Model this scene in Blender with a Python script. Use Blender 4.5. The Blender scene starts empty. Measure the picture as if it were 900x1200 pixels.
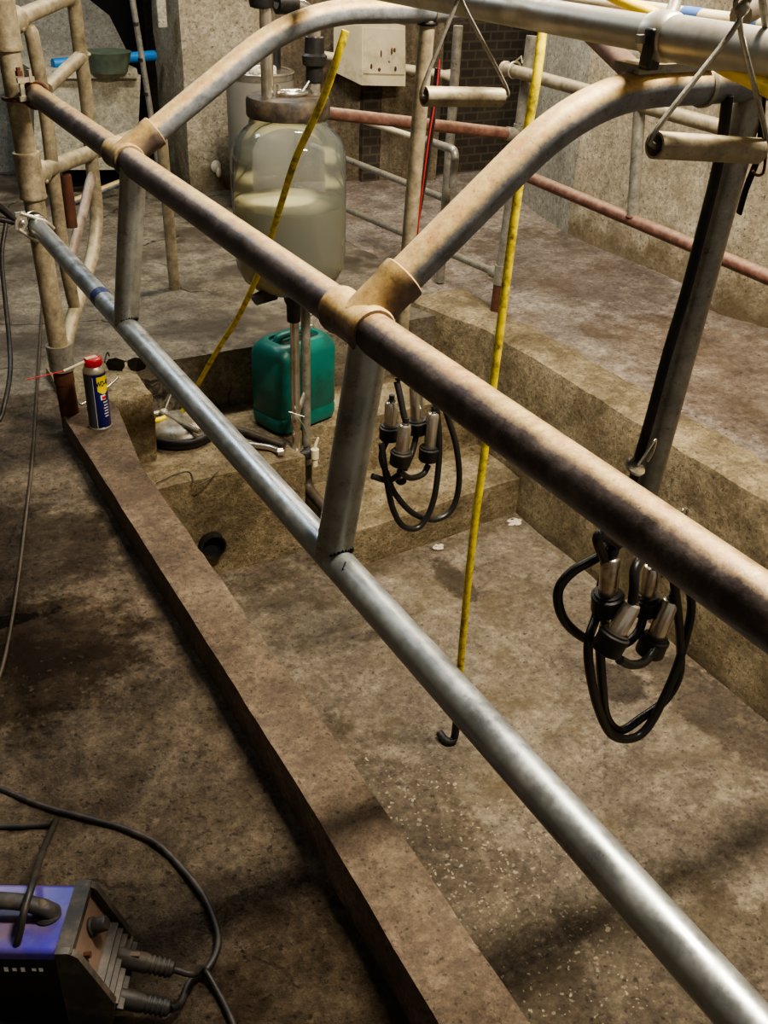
import bpy, math, random
from mathutils import Vector, Matrix, noise
random.seed(7)
C = bpy.context.scene.collection
# ------------------------------------------------------------------ camera model
F = 1180.0; H = 1.5
v1 = Vector((-780, -750, F)); vx = -80.0
vd = Vector((vx, (-F*F - v1.x*vx)/v1.y, F))
D1 = v1.normalized(); DV = vd.normalized(); D3 = DV.cross(D1).normalized()
if D3.x < 0: D3 = -D3
CAM = Vector((0, 0, H))
def ray(u, v):
    r = Vector((u-450, v-600, F)); return Vector((r.dot(D3), r.dot(D1), -r.dot(DV)))
def atX(u, v, X): r = ray(u, v); return CAM + r*(X/r.x)
def atY(u, v, Y): r = ray(u, v); return CAM + r*(Y/r.y)
def atZ(u, v, Z): r = ray(u, v); return CAM + r*((Z-H)/r.z)
def atP(u, v, p0, d):
    r = ray(u, v); n = Vector((d[1], -d[0], 0)); t = (Vector(p0)-CAM).dot(n)/r.dot(n); return CAM + r*t
V = Vector
# ------------------------------------------------------------------ mesh builder
def smooth_path(pts, sub=6):
    pts = [V(p) for p in pts]
    if len(pts) < 3: return pts
    out = []
    for i in range(len(pts)-1):
        p0 = pts[i-1] if i > 0 else pts[i]*2-pts[i+1]
        p1, p2 = pts[i], pts[i+1]
        p3 = pts[i+2] if i+2 < len(pts) else pts[i+1]*2-pts[i]
        for k in range(sub):
            t = k/sub
            out.append(0.5*((2*p1)+(-p0+p2)*t+(2*p0-5*p1+4*p2-p3)*t*t+(-p0+3*p1-3*p2+p3)*t**3))
    out.append(pts[-1]); return out
def fillet(pts, rad, n=8):
    pts = [V(p) for p in pts]; out = [pts[0]]
    for i in range(1, len(pts)-1):
        a, b, c = pts[i-1], pts[i], pts[i+1]
        r = min(rad, (a-b).length*.49, (c-b).length*.49)
        p = b+(a-b).normalized()*r; q = b+(c-b).normalized()*r
        for k in range(n+1):
            t = k/n; out.append(p*(1-t)**2+b*2*t*(1-t)+q*t*t)
    out.append(pts[-1]); return out
class MB:
    def __init__(s): s.v = []; s.f = []; s.m = []; s.mi = 0
    def add(s, vs, fs):
        o = len(s.v); s.v += [V(p) for p in vs]; s.f += [[i+o for i in f] for f in fs]; s.m += [s.mi]*len(fs); return s
    def tube(s, pts, r, n=16, cap=True, flat=None):
        pts = [V(p) for p in pts]; k = len(pts); rs = r if isinstance(r, (list, tuple)) else [r]*k
        tans = []
        for i in range(k):
            t = (pts[min(i+1, k-1)]-pts[max(i-1, 0)]); tans.append(t.normalized() if t.length > 1e-9 else V((0, 0, 1)))
        t0 = tans[0]; ref = V((0, 0, 1)) if abs(t0.z) < .9 else V((1, 0, 0))
        nrm = (ref-t0*ref.dot(t0)).normalized(); vs = []; fs = []
        for i in range(k):
            t = tans[i]; nrm = (nrm-t*nrm.dot(t)).normalized(); b = t.cross(nrm)
            for j in range(n):
                a = 2*math.pi*j/n; sx, sy = (1, 1) if flat is None else flat
                vs.append(pts[i]+nrm*(math.cos(a)*rs[i]*sx)+b*(math.sin(a)*rs[i]*sy))
        for i in range(k-1):
            for j in range(n): fs.append([i*n+j, i*n+(j+1) % n, (i+1)*n+(j+1) % n, (i+1)*n+j])
        if cap: fs.append(list(range(n))[::-1]); fs.append([(k-1)*n+j for j in range(n)])
        return s.add(vs, fs)
    def ring(s, p, q, ro, ri, n=20):         # open pipe end / hollow tube from p to q
        p, q = V(p), V(q); t = (q-p).normalized(); ref = V((0, 0, 1)) if abs(t.z) < .9 else V((1, 0, 0))
        a = (ref-t*ref.dot(t)).normalized(); b = t.cross(a); vs = []; fs = []
        for c, r in ((p, ro), (q, ro), (q, ri), (p, ri)):
            for j in range(n): th = 2*math.pi*j/n; vs.append(c+a*math.cos(th)*r+b*math.sin(th)*r)
        for i in range(4):
            for j in range(n): i2 = (i+1) % 4; fs.append([i*n+j, i*n+(j+1) % n, i2*n+(j+1) % n, i2*n+j])
        return s.add(vs, fs)
    def box(s, c, size, rot=None, bev=0):
        c = V(c); x, y, z = [q/2 for q in size]; R = rot or Matrix.Identity(3)
        if bev <= 0:
            vs = [c+R@V((sx*x, sy*y, sz*z)) for sx in (-1, 1) for sy in (-1, 1) for sz in (-1, 1)]
            fs = [[0, 1, 3, 2], [4, 6, 7, 5], [0, 4, 5, 1], [2, 3, 7, 6], [0, 2, 6, 4], [1, 5, 7, 3]]
            return s.add(vs, fs)
        b = min(bev, x*.95, y*.95, z*.95); n = 3; prof = []
        for (zz, ins) in [(-z, b)]+[(-z+b-b*math.cos(k*math.pi/2/n), b-b*math.sin(k*math.pi/2/n)) for k in range(1, n+1)]+[(z-b+b*math.sin(k*math.pi/2/n), b-b*math.cos(k*math.pi/2/n)) for k in range(0, n+1)]:
            prof.append((zz, ins))
        return s.loft([[c+R@V((px, py, zz)) for px, py in rrect(x-ins, y-ins, max(b-ins, b*.15) if ins < b else b*.15)] for zz, ins in prof])
    def loft(s, rings, cap=True):
        n = len(rings[0]); vs = [p for r in rings for p in r]; fs = []
        for i in range(len(rings)-1):
            for j in range(n): fs.append([i*n+j, i*n+(j+1) % n, (i+1)*n+(j+1) % n, (i+1)*n+j])
        if cap: fs.append(list(range(n))[::-1]); fs.append([(len(rings)-1)*n+j for j in range(n)])
        return s.add(vs, fs)
    def lathe(s, base, prof, axis=(0, 0, 1), n=28, cap=True):
        t = V(axis).normalized(); ref = V((1, 0, 0)) if abs(t.x) < .9 else V((0, 1, 0)); a = (ref-t*ref.dot(t)).normalized(); b = t.cross(a); base = V(base)
        return s.loft([[base+t*h+a*(r*math.cos(2*math.pi*j/n))+b*(r*math.sin(2*math.pi*j/n)) for j in range(n)] for r, h in prof], cap)
    def prism(s, poly, d):                    # poly: list of 3D points, extruded by d
        d = V(d); n = len(poly); vs = [V(p) for p in poly]+[V(p)+d for p in poly]
        return s.add(vs, [list(range(n))[::-1], [n+j for j in range(n)]]+[[j, (j+1) % n, n+(j+1) % n, n+j] for j in range(n)])
    def sphere(s, c, r, n=12):
        c = V(c); r = V(r) if hasattr(r, '__len__') else V((r, r, r)); rings = []
        for i in range(1, n):
            th = math.pi*i/n; rings.append([c+V((r.x*math.sin(th)*math.cos(2*math.pi*j/n/1), r.y*math.sin(th)*math.sin(2*math.pi*j/n), -r.z*math.cos(th))) for j in range(n)])
        return s.loft(rings)
    def torus(s, c, R, r, axis=(0, 0, 1), n=28, m=10, sx=1, sy=1):
        t = V(axis).normalized(); ref = V((1, 0, 0)) if abs(t.x) < .9 else V((0, 1, 0)); a = (ref-t*ref.dot(t)).normalized(); b = t.cross(a); c = V(c); vs = []; fs = []
        for i in range(n):
            th = 2*math.pi*i/n; d = a*math.cos(th)*sx+b*math.sin(th)*sy
            for j in range(m):
                ph = 2*math.pi*j/m; vs.append(c+d*R+d.normalized()*(r*math.cos(ph))+t*(r*math.sin(ph)))
        for i in range(n):
            for j in range(m): fs.append([i*m+j, ((i+1) % n)*m+j, ((i+1) % n)*m+(j+1) % m, i*m+(j+1) % m])
        return s.add(vs, fs)
    def rough(s, lo, hi, res=.05, amp=.006, scale=6., shear=None, round_=0.0):   # concrete block with uneven faces
        lo, hi = V(lo), V(hi); n = [max(1, min(140, int((hi[i]-lo[i])/res))) for i in range(3)]
        idx = {}; vs = []; fs = []
        def vid(i, j, k):
            key = (i, j, k)
            if key not in idx:
                p = V((lo.x+(hi.x-lo.x)*i/n[0], lo.y+(hi.y-lo.y)*j/n[1], lo.z+(hi.z-lo.z)*k/n[2]))
                q = shear(p) if shear else p
                d = noise.noise_vector(q*scale)*amp+noise.noise_vector(q*scale*4.3)*amp*.4
                ext = sum(1 for a, b in ((i, n[0]), (j, n[1]), (k, n[2])) if a in (0, b))
                if ext >= 2 and round_ > 0:
                    cc = V((0, 0, 0))
                    for ax, (a, b) in enumerate(((i, n[0]), (j, n[1]), (k, n[2]))):
                        if a == 0: cc[ax] = 1
                        elif a == b: cc[ax] = -1
                    q = q+cc*round_*(.4+1.1*abs(noise.noise(q*9)))
                idx[key] = len(vs); vs.append(q+d)
            return idx[key]
        for ax in range(3):
            u, w = [a for a in range(3) if a != ax]
            for side in (0, n[ax]):
                for a in range(n[u]):
                    for b in range(n[w]):
                        q = []
                        for da, db in ((0, 0), (1, 0), (1, 1), (0, 1)):
                            t = [0, 0, 0]; t[ax] = side; t[u] = a+da; t[w] = b+db; q.append(vid(*t))
                        fs.append(q)
        return s.add(vs, fs)
    def sheet(s, fn, nu, nv):
        vs = [fn(i/nu, j/nv) for i in range(nu+1) for j in range(nv+1)]
        return s.add(vs, [[i*(nv+1)+j, (i+1)*(nv+1)+j, (i+1)*(nv+1)+j+1, i*(nv+1)+j+1] for i in range(nu) for j in range(nv)])
    def build(s, name, mat, parent=None, loc=None, label=None, ang=40):
        off = V((0, 0, 0))
        if parent is not None:
            q = parent
            while q: off += q.location; q = q.parent
        elif loc is not None: off = V(loc)
        me = bpy.data.meshes.new(name); me.from_pydata([p-off for p in s.v], [], s.f)
        mats = mat if isinstance(mat, (list, tuple)) else [mat]
        for m in mats: me.materials.append(m)
        for p, mi in zip(me.polygons, s.m): p.material_index = mi
        import bmesh
        bm = bmesh.new(); bm.from_mesh(me); bmesh.ops.recalc_face_normals(bm, faces=bm.faces)
        for e in bm.edges:
            e.smooth = not (len(e.link_faces) == 2 and e.calc_face_angle(0) > math.radians(ang))
        for f in bm.faces: f.smooth = True
        bm.to_mesh(me); bm.free(); me.update()
        o = bpy.data.objects.new(name, me); C.objects.link(o)
        if parent is not None: o.parent = parent
        elif loc is not None: o.location = off
        if label: o['label'] = label
        return o
def rrect(x, y, r, n=4):
    out = []
    for cx, cy, a0 in ((x-r, y-r, 0), (-x+r, y-r, 90), (-x+r, -y+r, 180), (x-r, -y+r, 270)):
        for k in range(n+1):
            a = math.radians(a0+90*k/n); out.append((cx+r*math.cos(a), cy+r*math.sin(a)))
    return out
def thing(name, label, cat, loc, group=None):
    o = bpy.data.objects.new(name, None); C.objects.link(o); o.location = V(loc); o.empty_display_size = .05
    o['label'] = label; o['category'] = cat
    if group: o['group'] = group
    return o
def tag(o, label, cat, group=None):
    o['label'] = label; o['category'] = cat
    if group: o['group'] = group
    return o
def struct(o): o['kind'] = 'structure'; return o
# ------------------------------------------------------------------ materials
def hexc(h):
    h = h.lstrip('#'); c = [int(h[i:i+2], 16)/255 for i in (0, 2, 4)]
    return tuple((x/12.92 if x <= .04045 else ((x+.055)/1.055)**2.4) for x in c)+(1,)
class NT:
    def __init__(s, name):
        s.mat = bpy.data.materials.new(name); s.mat.use_nodes = True; s.nt = s.mat.node_tree; s.b = s.nt.nodes['Principled BSDF']
        s.co = s.nt.nodes.new('ShaderNodeTexCoord')
    def n(s, t): return s.nt.nodes.new('ShaderNode'+t)
    def l(s, a, b): s.nt.links.new(a, b)
    def geo(s):
        if not hasattr(s, '_g'): s._g = s.n('NewGeometry')
        return s._g
    def noise(s, scale, detail=6, rough=.6, stretch=None):
        t = s.n('TexNoise'); t.inputs['Scale'].default_value = scale; t.inputs['Detail'].default_value = detail; t.inputs['Roughness'].default_value = rough
        src = s.geo().outputs['Position']
        if stretch:
            m = s.n('Mapping'); m.inputs['Scale'].default_value = stretch; s.l(src, m.inputs['Vector']); src = m.outputs['Vector']
        s.l(src, t.inputs['Vector']); return t.outputs['Fac']
    def ramp(s, fac, stops):
        r = s.n('ValToRGB'); e = r.color_ramp.elements
        while len(e) < len(stops): e.new(.5)
        for el, (p, c) in zip(e, stops): el.position = p; el.color = hexc(c) if isinstance(c, str) else ((c,)*3+(1,) if not hasattr(c, '__len__') else c)
        s.l(fac, r.inputs['Fac']); return r.outputs['Color']
    def mix(s, fac, a, b, mode='MIX'):
        m = s.n('Mix'); m.data_type = 'RGBA'; m.blend_type = mode
        for sock, val in ((m.inputs[0], fac), (m.inputs[6], a), (m.inputs[7], b)):
            if hasattr(val, 'links'): s.l(val, sock)
            else: sock.default_value = hexc(val) if isinstance(val, str) else val
        return m.outputs[2]
    def math(s, op, a, b=None):
        m = s.n('Math'); m.operation = op
        for sock, val in ((m.inputs[0], a), (m.inputs[1], b)):
            if val is None: continue
            if hasattr(val, 'links'): s.l(val, sock)
            else: sock.default_value = val
        return m.outputs[0]
    def madd(s, a, m, c):
        return s.math('ADD', s.math('MULTIPLY', a, m), c)
    def bump(s, h, strength, dist=.01):
        b = s.n('Bump'); b.inputs['Strength'].default_value = strength; b.inputs['Distance'].default_value = dist; s.l(h, b.inputs['Height']); s.l(b.outputs['Normal'], s.b.inputs['Normal'])
    def set(s, **k):
        for a, val in k.items():
            sock = s.b.inputs[a.replace('_', ' ')]
            if hasattr(val, 'links'): s.l(val, sock)
            else: sock.default_value = hexc(val) if isinstance(val, str) else val
        return s
def plain(name, col, rough=.5, metal=0., var=.25, scale=14., bump=.0, dirt=None, dirt_amt=.5, spec=.5):
    t = NT(name); n1 = t.noise(scale, 6); c = hexc(col); lo = tuple(x*(1-var) for x in c[:3])+(1,); hi = tuple(min(1, x*(1+var)) for x in c[:3])+(1,)
    base = t.ramp(n1, [(.3, lo), (.7, hi)])
    if dirt:
        m = t.ramp(t.noise(scale*.6, 8, .7), [(.52-.2*dirt_amt, 0.), (.72-.2*dirt_amt, 1.)]); base = t.mix(m, base, dirt)
    t.set(Base_Color=base, Roughness=rough, Metallic=metal, Specular_IOR_Level=spec)
    if bump: t.bump(t.noise(scale*6, 4), bump, .003)
    return t.mat
def pipe_mat(name, cols, dust, dust_lit_amt=.6, rough=.5, metal=.4, rust=None, rust_amt=.3, under=None, sc=34., dlo=.35, dhi=.9, sharp=.45):
    t = NT(name); n1 = t.noise(sc, 12, .74); n0 = t.noise(sc*.3, 8, .7)
    base = t.ramp(n1, [(.34, cols[0]), (.5, cols[1]), (.66, cols[2])])
    base = t.mix(.35, base, t.ramp(n0, [(.38, cols[0]), (.5, cols[1]), (.62, cols[2])]))
    if rust:
        base = t.mix(t.ramp(t.noise(sc*.5, 12, .8), [(.64-.3*rust_amt, 0.), (.70-.2*rust_amt, 1.)]), base, rust)
    if dust:                                     # dust on the upper side; on the top rail it also paints the lit strip
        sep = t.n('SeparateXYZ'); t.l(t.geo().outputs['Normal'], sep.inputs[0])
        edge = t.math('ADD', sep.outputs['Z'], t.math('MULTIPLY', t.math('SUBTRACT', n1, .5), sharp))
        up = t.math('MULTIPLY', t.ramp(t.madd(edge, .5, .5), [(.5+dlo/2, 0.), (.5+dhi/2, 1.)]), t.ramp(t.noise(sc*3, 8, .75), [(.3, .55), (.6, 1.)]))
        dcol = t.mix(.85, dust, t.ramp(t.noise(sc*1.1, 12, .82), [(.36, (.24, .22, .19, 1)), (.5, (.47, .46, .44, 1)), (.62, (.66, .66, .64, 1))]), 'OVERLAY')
        base = t.mix(t.math('MULTIPLY', up, dust_lit_amt), base, dcol)
    pit = t.ramp(t.noise(sc*6, 3, .5), [(.64, 0.), (.7, 1.)])
    if dust: base = t.mix(t.math('MULTIPLY', pit, .45), base, (.03, .024, .02, 1))
    t.set(Base_Color=base, Metallic=metal, Roughness=t.ramp(n1, [(.35, max(0, rough-.1)), (.65, min(1, rough+.15))]))
    t.bump(t.noise(sc*4, 8, .75), .22 if dust else .05, .003)
    return t.mat
def concrete(name, cols, rough=(.5, .92), specks=None, damp=None, bump=.6, sc=1., stain=None, vdrip=False, specsize=60., peb=0, cracks=0., pale=None, specamt=1., blobs=(), specblob=None, basedirt=None, bd=.016):
    t = NT(name); n1 = t.noise(2.1*sc, 12, .72); n2 = t.noise(9*sc, 12, .78); n3 = t.noise(48*sc, 8, .75); n4 = t.noise(150*sc, 4, .7)
    base = t.ramp(n1, [(.34, cols[0]), (.5, cols[1]), (.64, cols[2])])
    base = t.mix(.5, base, t.ramp(n2, [(.36, cols[0]), (.52, cols[1]), (.66, cols[2])]))
    base = t.mix(.8, base, t.ramp(n3, [(.3, (.2, .2, .2, 1)), (.5, (.5, .5, .5, 1)), (.7, (.8, .8, .79, 1))]), 'OVERLAY')
    base = t.mix(.5, base, t.ramp(n4, [(.3, (.25, .25, .25, 1)), (.7, (.75, .75, .75, 1))]), 'OVERLAY')
    blot = t.ramp(t.noise(19*sc, 9, .8), [(.57, 0.), (.63, 1.)]); base = t.mix(t.math('MULTIPLY', blot, .6), base, cols[0])
    pits = t.ramp(t.noise(70*sc, 3, .5), [(.62, 0.), (.68, 1.)]); base = t.mix(t.math('MULTIPLY', pits, .6), base, (.012, .010, .008, 1))
    height = t.math('ADD', t.math('MULTIPLY', n2, 1.2), t.math('MULTIPLY', n3, .55)); height = t.math('SUBTRACT', height, t.math('MULTIPLY', pits, .12))
    rr = t.ramp(n2, [(.3, rough[0]), (.7, rough[1])])
    if pale:
        base = t.mix(t.math('MULTIPLY', t.ramp(t.noise(6*sc, 10, .8), [(.55, 0.), (.68, 1.)]), .7), base, pale)
    if stain:
        base = t.mix(t.math('MULTIPLY', t.ramp(t.noise(4*sc, 12, .8), [(.50, 0.), (.62, 1.)]), .7), base, stain)
    if damp:
        dm = t.ramp(t.noise(1.5*sc, 9, .7), [(.52, 0.), (.57, 1.)]); base = t.mix(t.math('MULTIPLY', dm, .75), base, damp)
        rr = t.mix(dm, rr, (.33, .33, .33, 1))
    def blob(cx, cy, rx, ry):
        mp = t.n('Mapping'); mp.inputs['Location'].default_value = (-cx/rx, -cy/ry, 0); mp.inputs['Scale'].default_value = (1/rx, 1/ry, 0); t.l(t.geo().outputs['Position'], mp.inputs['Vector'])
        ln = t.n('VectorMath'); ln.operation = 'LENGTH'; t.l(mp.outputs['Vector'], ln.inputs[0])
        return t.ramp(t.math('ADD', ln.outputs['Value'], t.math('MULTIPLY', t.math('SUBTRACT', n2, .5), 1.6)), [(.75, 1.), (.95, 0.)])
    for (cx, cy, rx, ry, col, amt, wet) in blobs:
        m = blob(cx, cy, rx, ry); base = t.mix(t.math('MULTIPLY', m, amt), base, col, 'MULTIPLY'); rr = t.mix(t.math('MULTIPLY', m, wet), rr, (.22, .22, .22, 1))
    if basedirt:
        sz = t.n('SeparateXYZ'); t.l(t.geo().outputs['Position'], sz.inputs[0])
        base = t.mix(t.math('MULTIPLY', t.ramp(t.math('ADD', sz.outputs['Z'], t.math('MULTIPLY', t.math('SUBTRACT', n2, .5), .5)), [(.08, 1.), (.26, 0.)]), .75), base, basedirt)
    if vdrip:
        base = t.mix(t.math('MULTIPLY', t.ramp(t.noise(9, 8, .7, (1, 1, .12)), [(.42, 0.), (.65, 1.)]), .6), base, cols[0])
    if cracks:
        nz = t.n('TexNoise'); nz.inputs['Scale'].default_value = 3.; nz.inputs['Detail'].default_value = 8; t.l(t.geo().outputs['Position'], nz.inputs['Vector'])
        ad = t.n('VectorMath'); ad.operation = 'MULTIPLY_ADD'; t.l(nz.outputs['Color'], ad.inputs[0]); ad.inputs[1].default_value = (.5, .5, .5); t.l(t.geo().outputs['Position'], ad.inputs[2])
        vc = t.n('TexVoronoi'); vc.feature = 'DISTANCE_TO_EDGE'; vc.inputs['Scale'].default_value = 1.3; t.l(ad.outputs[0], vc.inputs['Vector'])
        cm = t.ramp(vc.outputs['Distance'], [(.004, 1.), (.012, 0.)]); cm = t.math('MULTIPLY', cm, t.ramp(t.noise(2.3, 3), [(.46, 0.), (.56, cracks)])); base = t.mix(cm, base, (.02, .016, .012, 1)); height = t.math('SUBTRACT', height, t.math('MULTIPLY', cm, .35))
    if specks:
        nz = t.n('TexNoise'); nz.inputs['Scale'].default_value = 40.; nz.inputs['Detail'].default_value = 3; t.l(t.geo().outputs['Position'], nz.inputs['Vector'])
        ad = t.n('VectorMath'); ad.operation = 'MULTIPLY_ADD'; t.l(nz.outputs['Color'], ad.inputs[0]); ad.inputs[1].default_value = (.03, .03, .03); t.l(t.geo().outputs['Position'], ad.inputs[2])
        vo = t.n('TexVoronoi'); vo.inputs['Scale'].default_value = specsize; t.l(ad.outputs[0], vo.inputs['Vector'])
        pick = t.n('SeparateColor'); t.l(vo.outputs['Color'], pick.inputs[0])
        rad = t.math('MULTIPLY', t.math('POWER', pick.outputs[1], 2.5), .5)
        sp = t.ramp(t.math('SUBTRACT', rad, vo.outputs['Distance']), [(.0, 0.), (.05, 1.)])
        area = t.ramp(t.noise(1.6, 6, .7), [(.44, .12), (.58, 1.)])
        if specblob: area = t.math('MAXIMUM', t.math('MULTIPLY', area, .12), blob(*specblob))
        msk = t.math('MULTIPLY', t.math('MULTIPLY', sp, area), specamt); base = t.mix(t.math('MULTIPLY', msk, t.ramp(pick.outputs[2], [(0., .25), (1., 1.)])), base, specks); height = t.math('ADD', height, t.math('MULTIPLY', msk, .15*peb))
    t.set(Base_Color=base, Roughness=rr, Specular_IOR_Level=.4)
    t.bump(height, bump, bd)
    return t.mat
M = {}
M['floor'] = concrete('floor_concrete', ('#352c23', '#6c5e4c', '#9c8b73'), damp='#3a3128', specks='#c4b698', specsize=80, bump=1.0, bd=.026, stain='#43372c', cracks=.5, specamt=.22, rough=(.3, .85), blobs=((.16, 1.92, .36, .28, '#a39890', .8, .7), (.05, 2.06, .3, .035, '#4a4038', .9, 1.), (.2, 2.35, .4, .3, '#8c8478', .6, .4), (.45, .85, .2, .3, '#b0a79c', .5, .6)))
M['backfloor'] = concrete('back_floor_concrete', ('#40382d', '#6f6656', '#968c78'), damp='#463e34', bump=.65, stain='#544a3d', cracks=1.)
M['platform'] = concrete('platform_concrete', ('#4d443a', '#80746a', '#b0a798'), bump=.8, stain='#66553f', pale='#b7ac9a', blobs=((3.1, 3.6, .5, .8, '#b0aaa8', .6, 0), (2.9, 2.2, .5, .9, '#d8c3ac', .5, 0)))
M['pit'] = concrete('pit_concrete', ('#40382e', '#6e6354', '#948a76'), specks='#d8ccb0', specsize=90, bump=.65, stain='#54462f', peb=1, pale='#9a8f7a', specamt=.42, specblob=(.95, 1.2, .45, .75), blobs=((.95, 1.3, .3, .8, '#b3aa9a', .6, .2), (1.9, 1.75, .1, .12, '#6a5d4c', .8, .4), (1.75, 2.45, .07, .16, '#6a5d4c', .7, .4), (2.1, 1.5, .14, .35, '#8a7c69', .7, .3), (1.2, .9, .6, .2, '#a59a86', .6, .3)))
M['kerb'] = concrete('kerb_concrete', ('#3c3127', '#675746', '#907f69'), bump=.5, sc=1.4, stain='#54453a')
M['pitwall'] = concrete('pit_wall_concrete', ('#4b402e', '#87785b', '#b5a687'), bump=.9, stain='#574a34', sc=1.2)
M['wall'] = concrete('wall_render', ('#756a55', '#a39882', '#c0b6a0'), bump=.6, stain='#8f8168', rough=(.75, .95), basedirt='#57492f')
M['walldirty'] = concrete('dirty_wall_render', ('#3e3428', '#71644f', '#8d8068'), bump=.5, stain='#463a2c', vdrip=True, rough=(.75, .95))
M['greywall'] = concrete('grey_wall', ('#6d6a60', '#8d8a7e', '#a5a294'), bump=.25, rough=(.7, .9))
M['trough'] = concrete('trough_render', ('#7d7868', '#a09a87', '#b3ad9a'), bump=.25, rough=(.6, .9))
M['brick'] = None
t = NT('dark_brick'); bt = t.n('TexBrick'); bt.inputs['Scale'].default_value = 5.; mp = t.n('Mapping'); mp.inputs['Rotation'].default_value = (math.pi/2, 0, 0); t.l(t.geo().outputs['Position'], mp.inputs['Vector']); t.l(mp.outputs['Vector'], bt.inputs['Vector'])
bt.inputs['Color1'].default_value = hexc('#2b251d'); bt.inputs['Color2'].default_value = hexc('#3b3329'); bt.inputs['Mortar'].default_value = hexc('#5a5040'); bt.inputs['Mortar Size'].default_value = .03
t.set(Base_Color=t.mix(.5, bt.outputs['Color'], t.ramp(t.noise(6, 8), [(.3, '#1d1812'), (.7, '#4a4033')])), Roughness=.9); t.bump(bt.outputs['Fac'], -.4, .01); M['brick'] = t.mat
M['void'] = plain('dark_opening', '#0a0908', .95)  # near-black colour stands in for the shade inside openings
M['railbrown'] = pipe_mat('brown_weathered_pipe_lit_top', ('#332c2a', '#514744', '#786d66'), '#cfb074', .9, .42, .2, '#6b4532', .12, dlo=.78, dhi=1.0, sharp=.35)  # tan top band is dust plus the rail's lit strip painted in
M['teebrown'] = pipe_mat('brown_dusty_fitting', ('#3c322c', '#5f5249', '#7d6c5d'), '#c9ab6d', .95, .55, .1, '#6b4532', .1, dlo=.0, dhi=.6)
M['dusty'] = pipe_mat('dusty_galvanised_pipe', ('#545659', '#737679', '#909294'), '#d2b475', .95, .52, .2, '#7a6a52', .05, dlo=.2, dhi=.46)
M['galvnew'] = pipe_mat('new_galvanised_pipe', ('#969b9d', '#a9adac', '#bbbdb8'), None, 0, .36, .85, None, .0, sc=20)
M['galv'] = pipe_mat('old_galvanised_pipe', ('#66635b', '#8a867b', '#a8a395'), '#b5a98c', .4, .34, .45, '#6b6355', .05, dlo=.3)
M['gatepipe'] = pipe_mat('gate_pipe', ('#62594a', '#8f836a', '#b3a68a'), '#c4b489', .5, .5, .2, '#5d4a38', .12)
M['rusty'] = pipe_mat('rusty_pipe', ('#452d26', '#684538', '#876658'), '#b3997c', .5, .55, .1, '#5b3428', .2)
M['bracepipe'] = pipe_mat('pinkish_grey_pipe', ('#5f5148', '#857569', '#a4968a'), '#b8a78c', .4, .5, .2, '#6a4c40', .12)
M['galvpost'] = pipe_mat('galvanised_post', ('#7d7e78', '#9a9a92', '#b0afa5'), None, 0, .3, .75, '#77736a', .02, sc=18)
M['rustend'] = pipe_mat('rust_brown_sleeve', ('#3a2219', '#54301f', '#6d4128'), None, 0, .7, .1, '#3a2418', .3)
M['darkpipe'] = pipe_mat('dark_pipe', ('#2c2721', '#443c33', '#5b5247'), '#6d604c', .4, .55, .3)
M['steel'] = plain('stainless_steel', '#cfc8bb', .26, .9, .1, 20, 0, '#9c8f7a', .1)
M['milkline'] = plain('stainless_pipeline', '#bfbaae', .42, .75, .08, 16, 0, '#a59b87', .2)
M['zinc'] = plain('zinc_plated', '#c9c3b3', .4, .8, .15)
M['rubber'] = plain('black_rubber', '#191817', .5, 0, .3, 30, .15, '#3a352d', .1)
M['hose'] = plain('black_hose', '#1c1b1a', .38, 0, .3, 30)
M['cable'] = plain('dusty_black_cable', '#272421', .5, 0, .3, 40, .1, '#4a4136', .2)
M['plastic'] = plain('grey_black_plastic', '#34322f', .55, 0, .2, 30, .15, '#5d5246', .2)
M['blackpanel'] = plain('black_panel', '#131212', .45, 0, .2)
M['dustpanel'] = plain('dusty_brown_panel', '#6d5a4c', .75, 0, .2, 30)
M['purple'] = plain('purple_paint', '#3f3599', .38, 0, .15, 10, 0, '#6f5f76', .3)
M['green'] = plain('green_plastic', '#0c665b', .42, 0, .12, 12, 0, '#10493f', .2)
M['yellow'] = plain('dirty_yellow_hose', '#d2bd18', .5, 0, .2, 60, .1, '#57491c', .22)
M['yellowclean'] = plain('yellow_hose', '#f6d400', .4, 0, .08, 20)
M['red'] = plain('red_plastic', '#d51c2e', .4, 0, .08)
M['blue'] = plain('can_blue', '#1b1d6b', .3, .2, .08)
M['canyellow'] = plain('label_yellow', '#f5dc00', .4, 0, .03)
M['white'] = plain('white_print', '#e6e2da', .5, 0, .05)
M['greyprint'] = plain('grey_print', '#4b4c55', .5, .2, .1)
M['black'] = plain('black_print', '#0b0b0c', .5, 0, .05)
M['whitebox'] = plain('dirty_white_plastic', '#cbbf9f', .5, 0, .12, 8, 0, '#8d7f63', .2)
M['cream'] = plain('cream_plastic', '#d8cfae', .5, 0, .08)
M['bluepipe'] = plain('blue_plastic', '#1f74b8', .45, 0, .12)
M['bluetape2'] = plain('blue_tape', '#4668a8', .5, 0, .15)
M['bluetape'] = plain('dark_blue_tape', '#232c52', .4, 0, .3, 60)
M['lens'] = plain('dark_lens', '#070708', .12, 0, .1)
M['lid'] = plain('dusty_black_lid', '#2e2822', .6, 0, .3, 24, .2, '#5d5040', .45)
M['drum'] = plain('grey_drum', '#8d877a', .5, .1, .1, 6)
M['redwire'] = plain('red_wire', '#a32226', .5, 0, .1)
M['weld'] = plain('burnt_weld', '#26242a', .35, .8, .5, 80, .5)
M['foam'] = plain('white_residue', '#c9c0aa', .9, 0, .2, 40)
M['greenbowl'] = plain('green_grey_plastic', '#55604f', .6, 0, .3, 20)
t = NT('clear_glass'); t.set(Base_Color=(.9, .95, .92, 1), Roughness=.03, Transmission_Weight=1., IOR=1.08, Specular_IOR_Level=1.0); M['glass'] = t.mat
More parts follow.
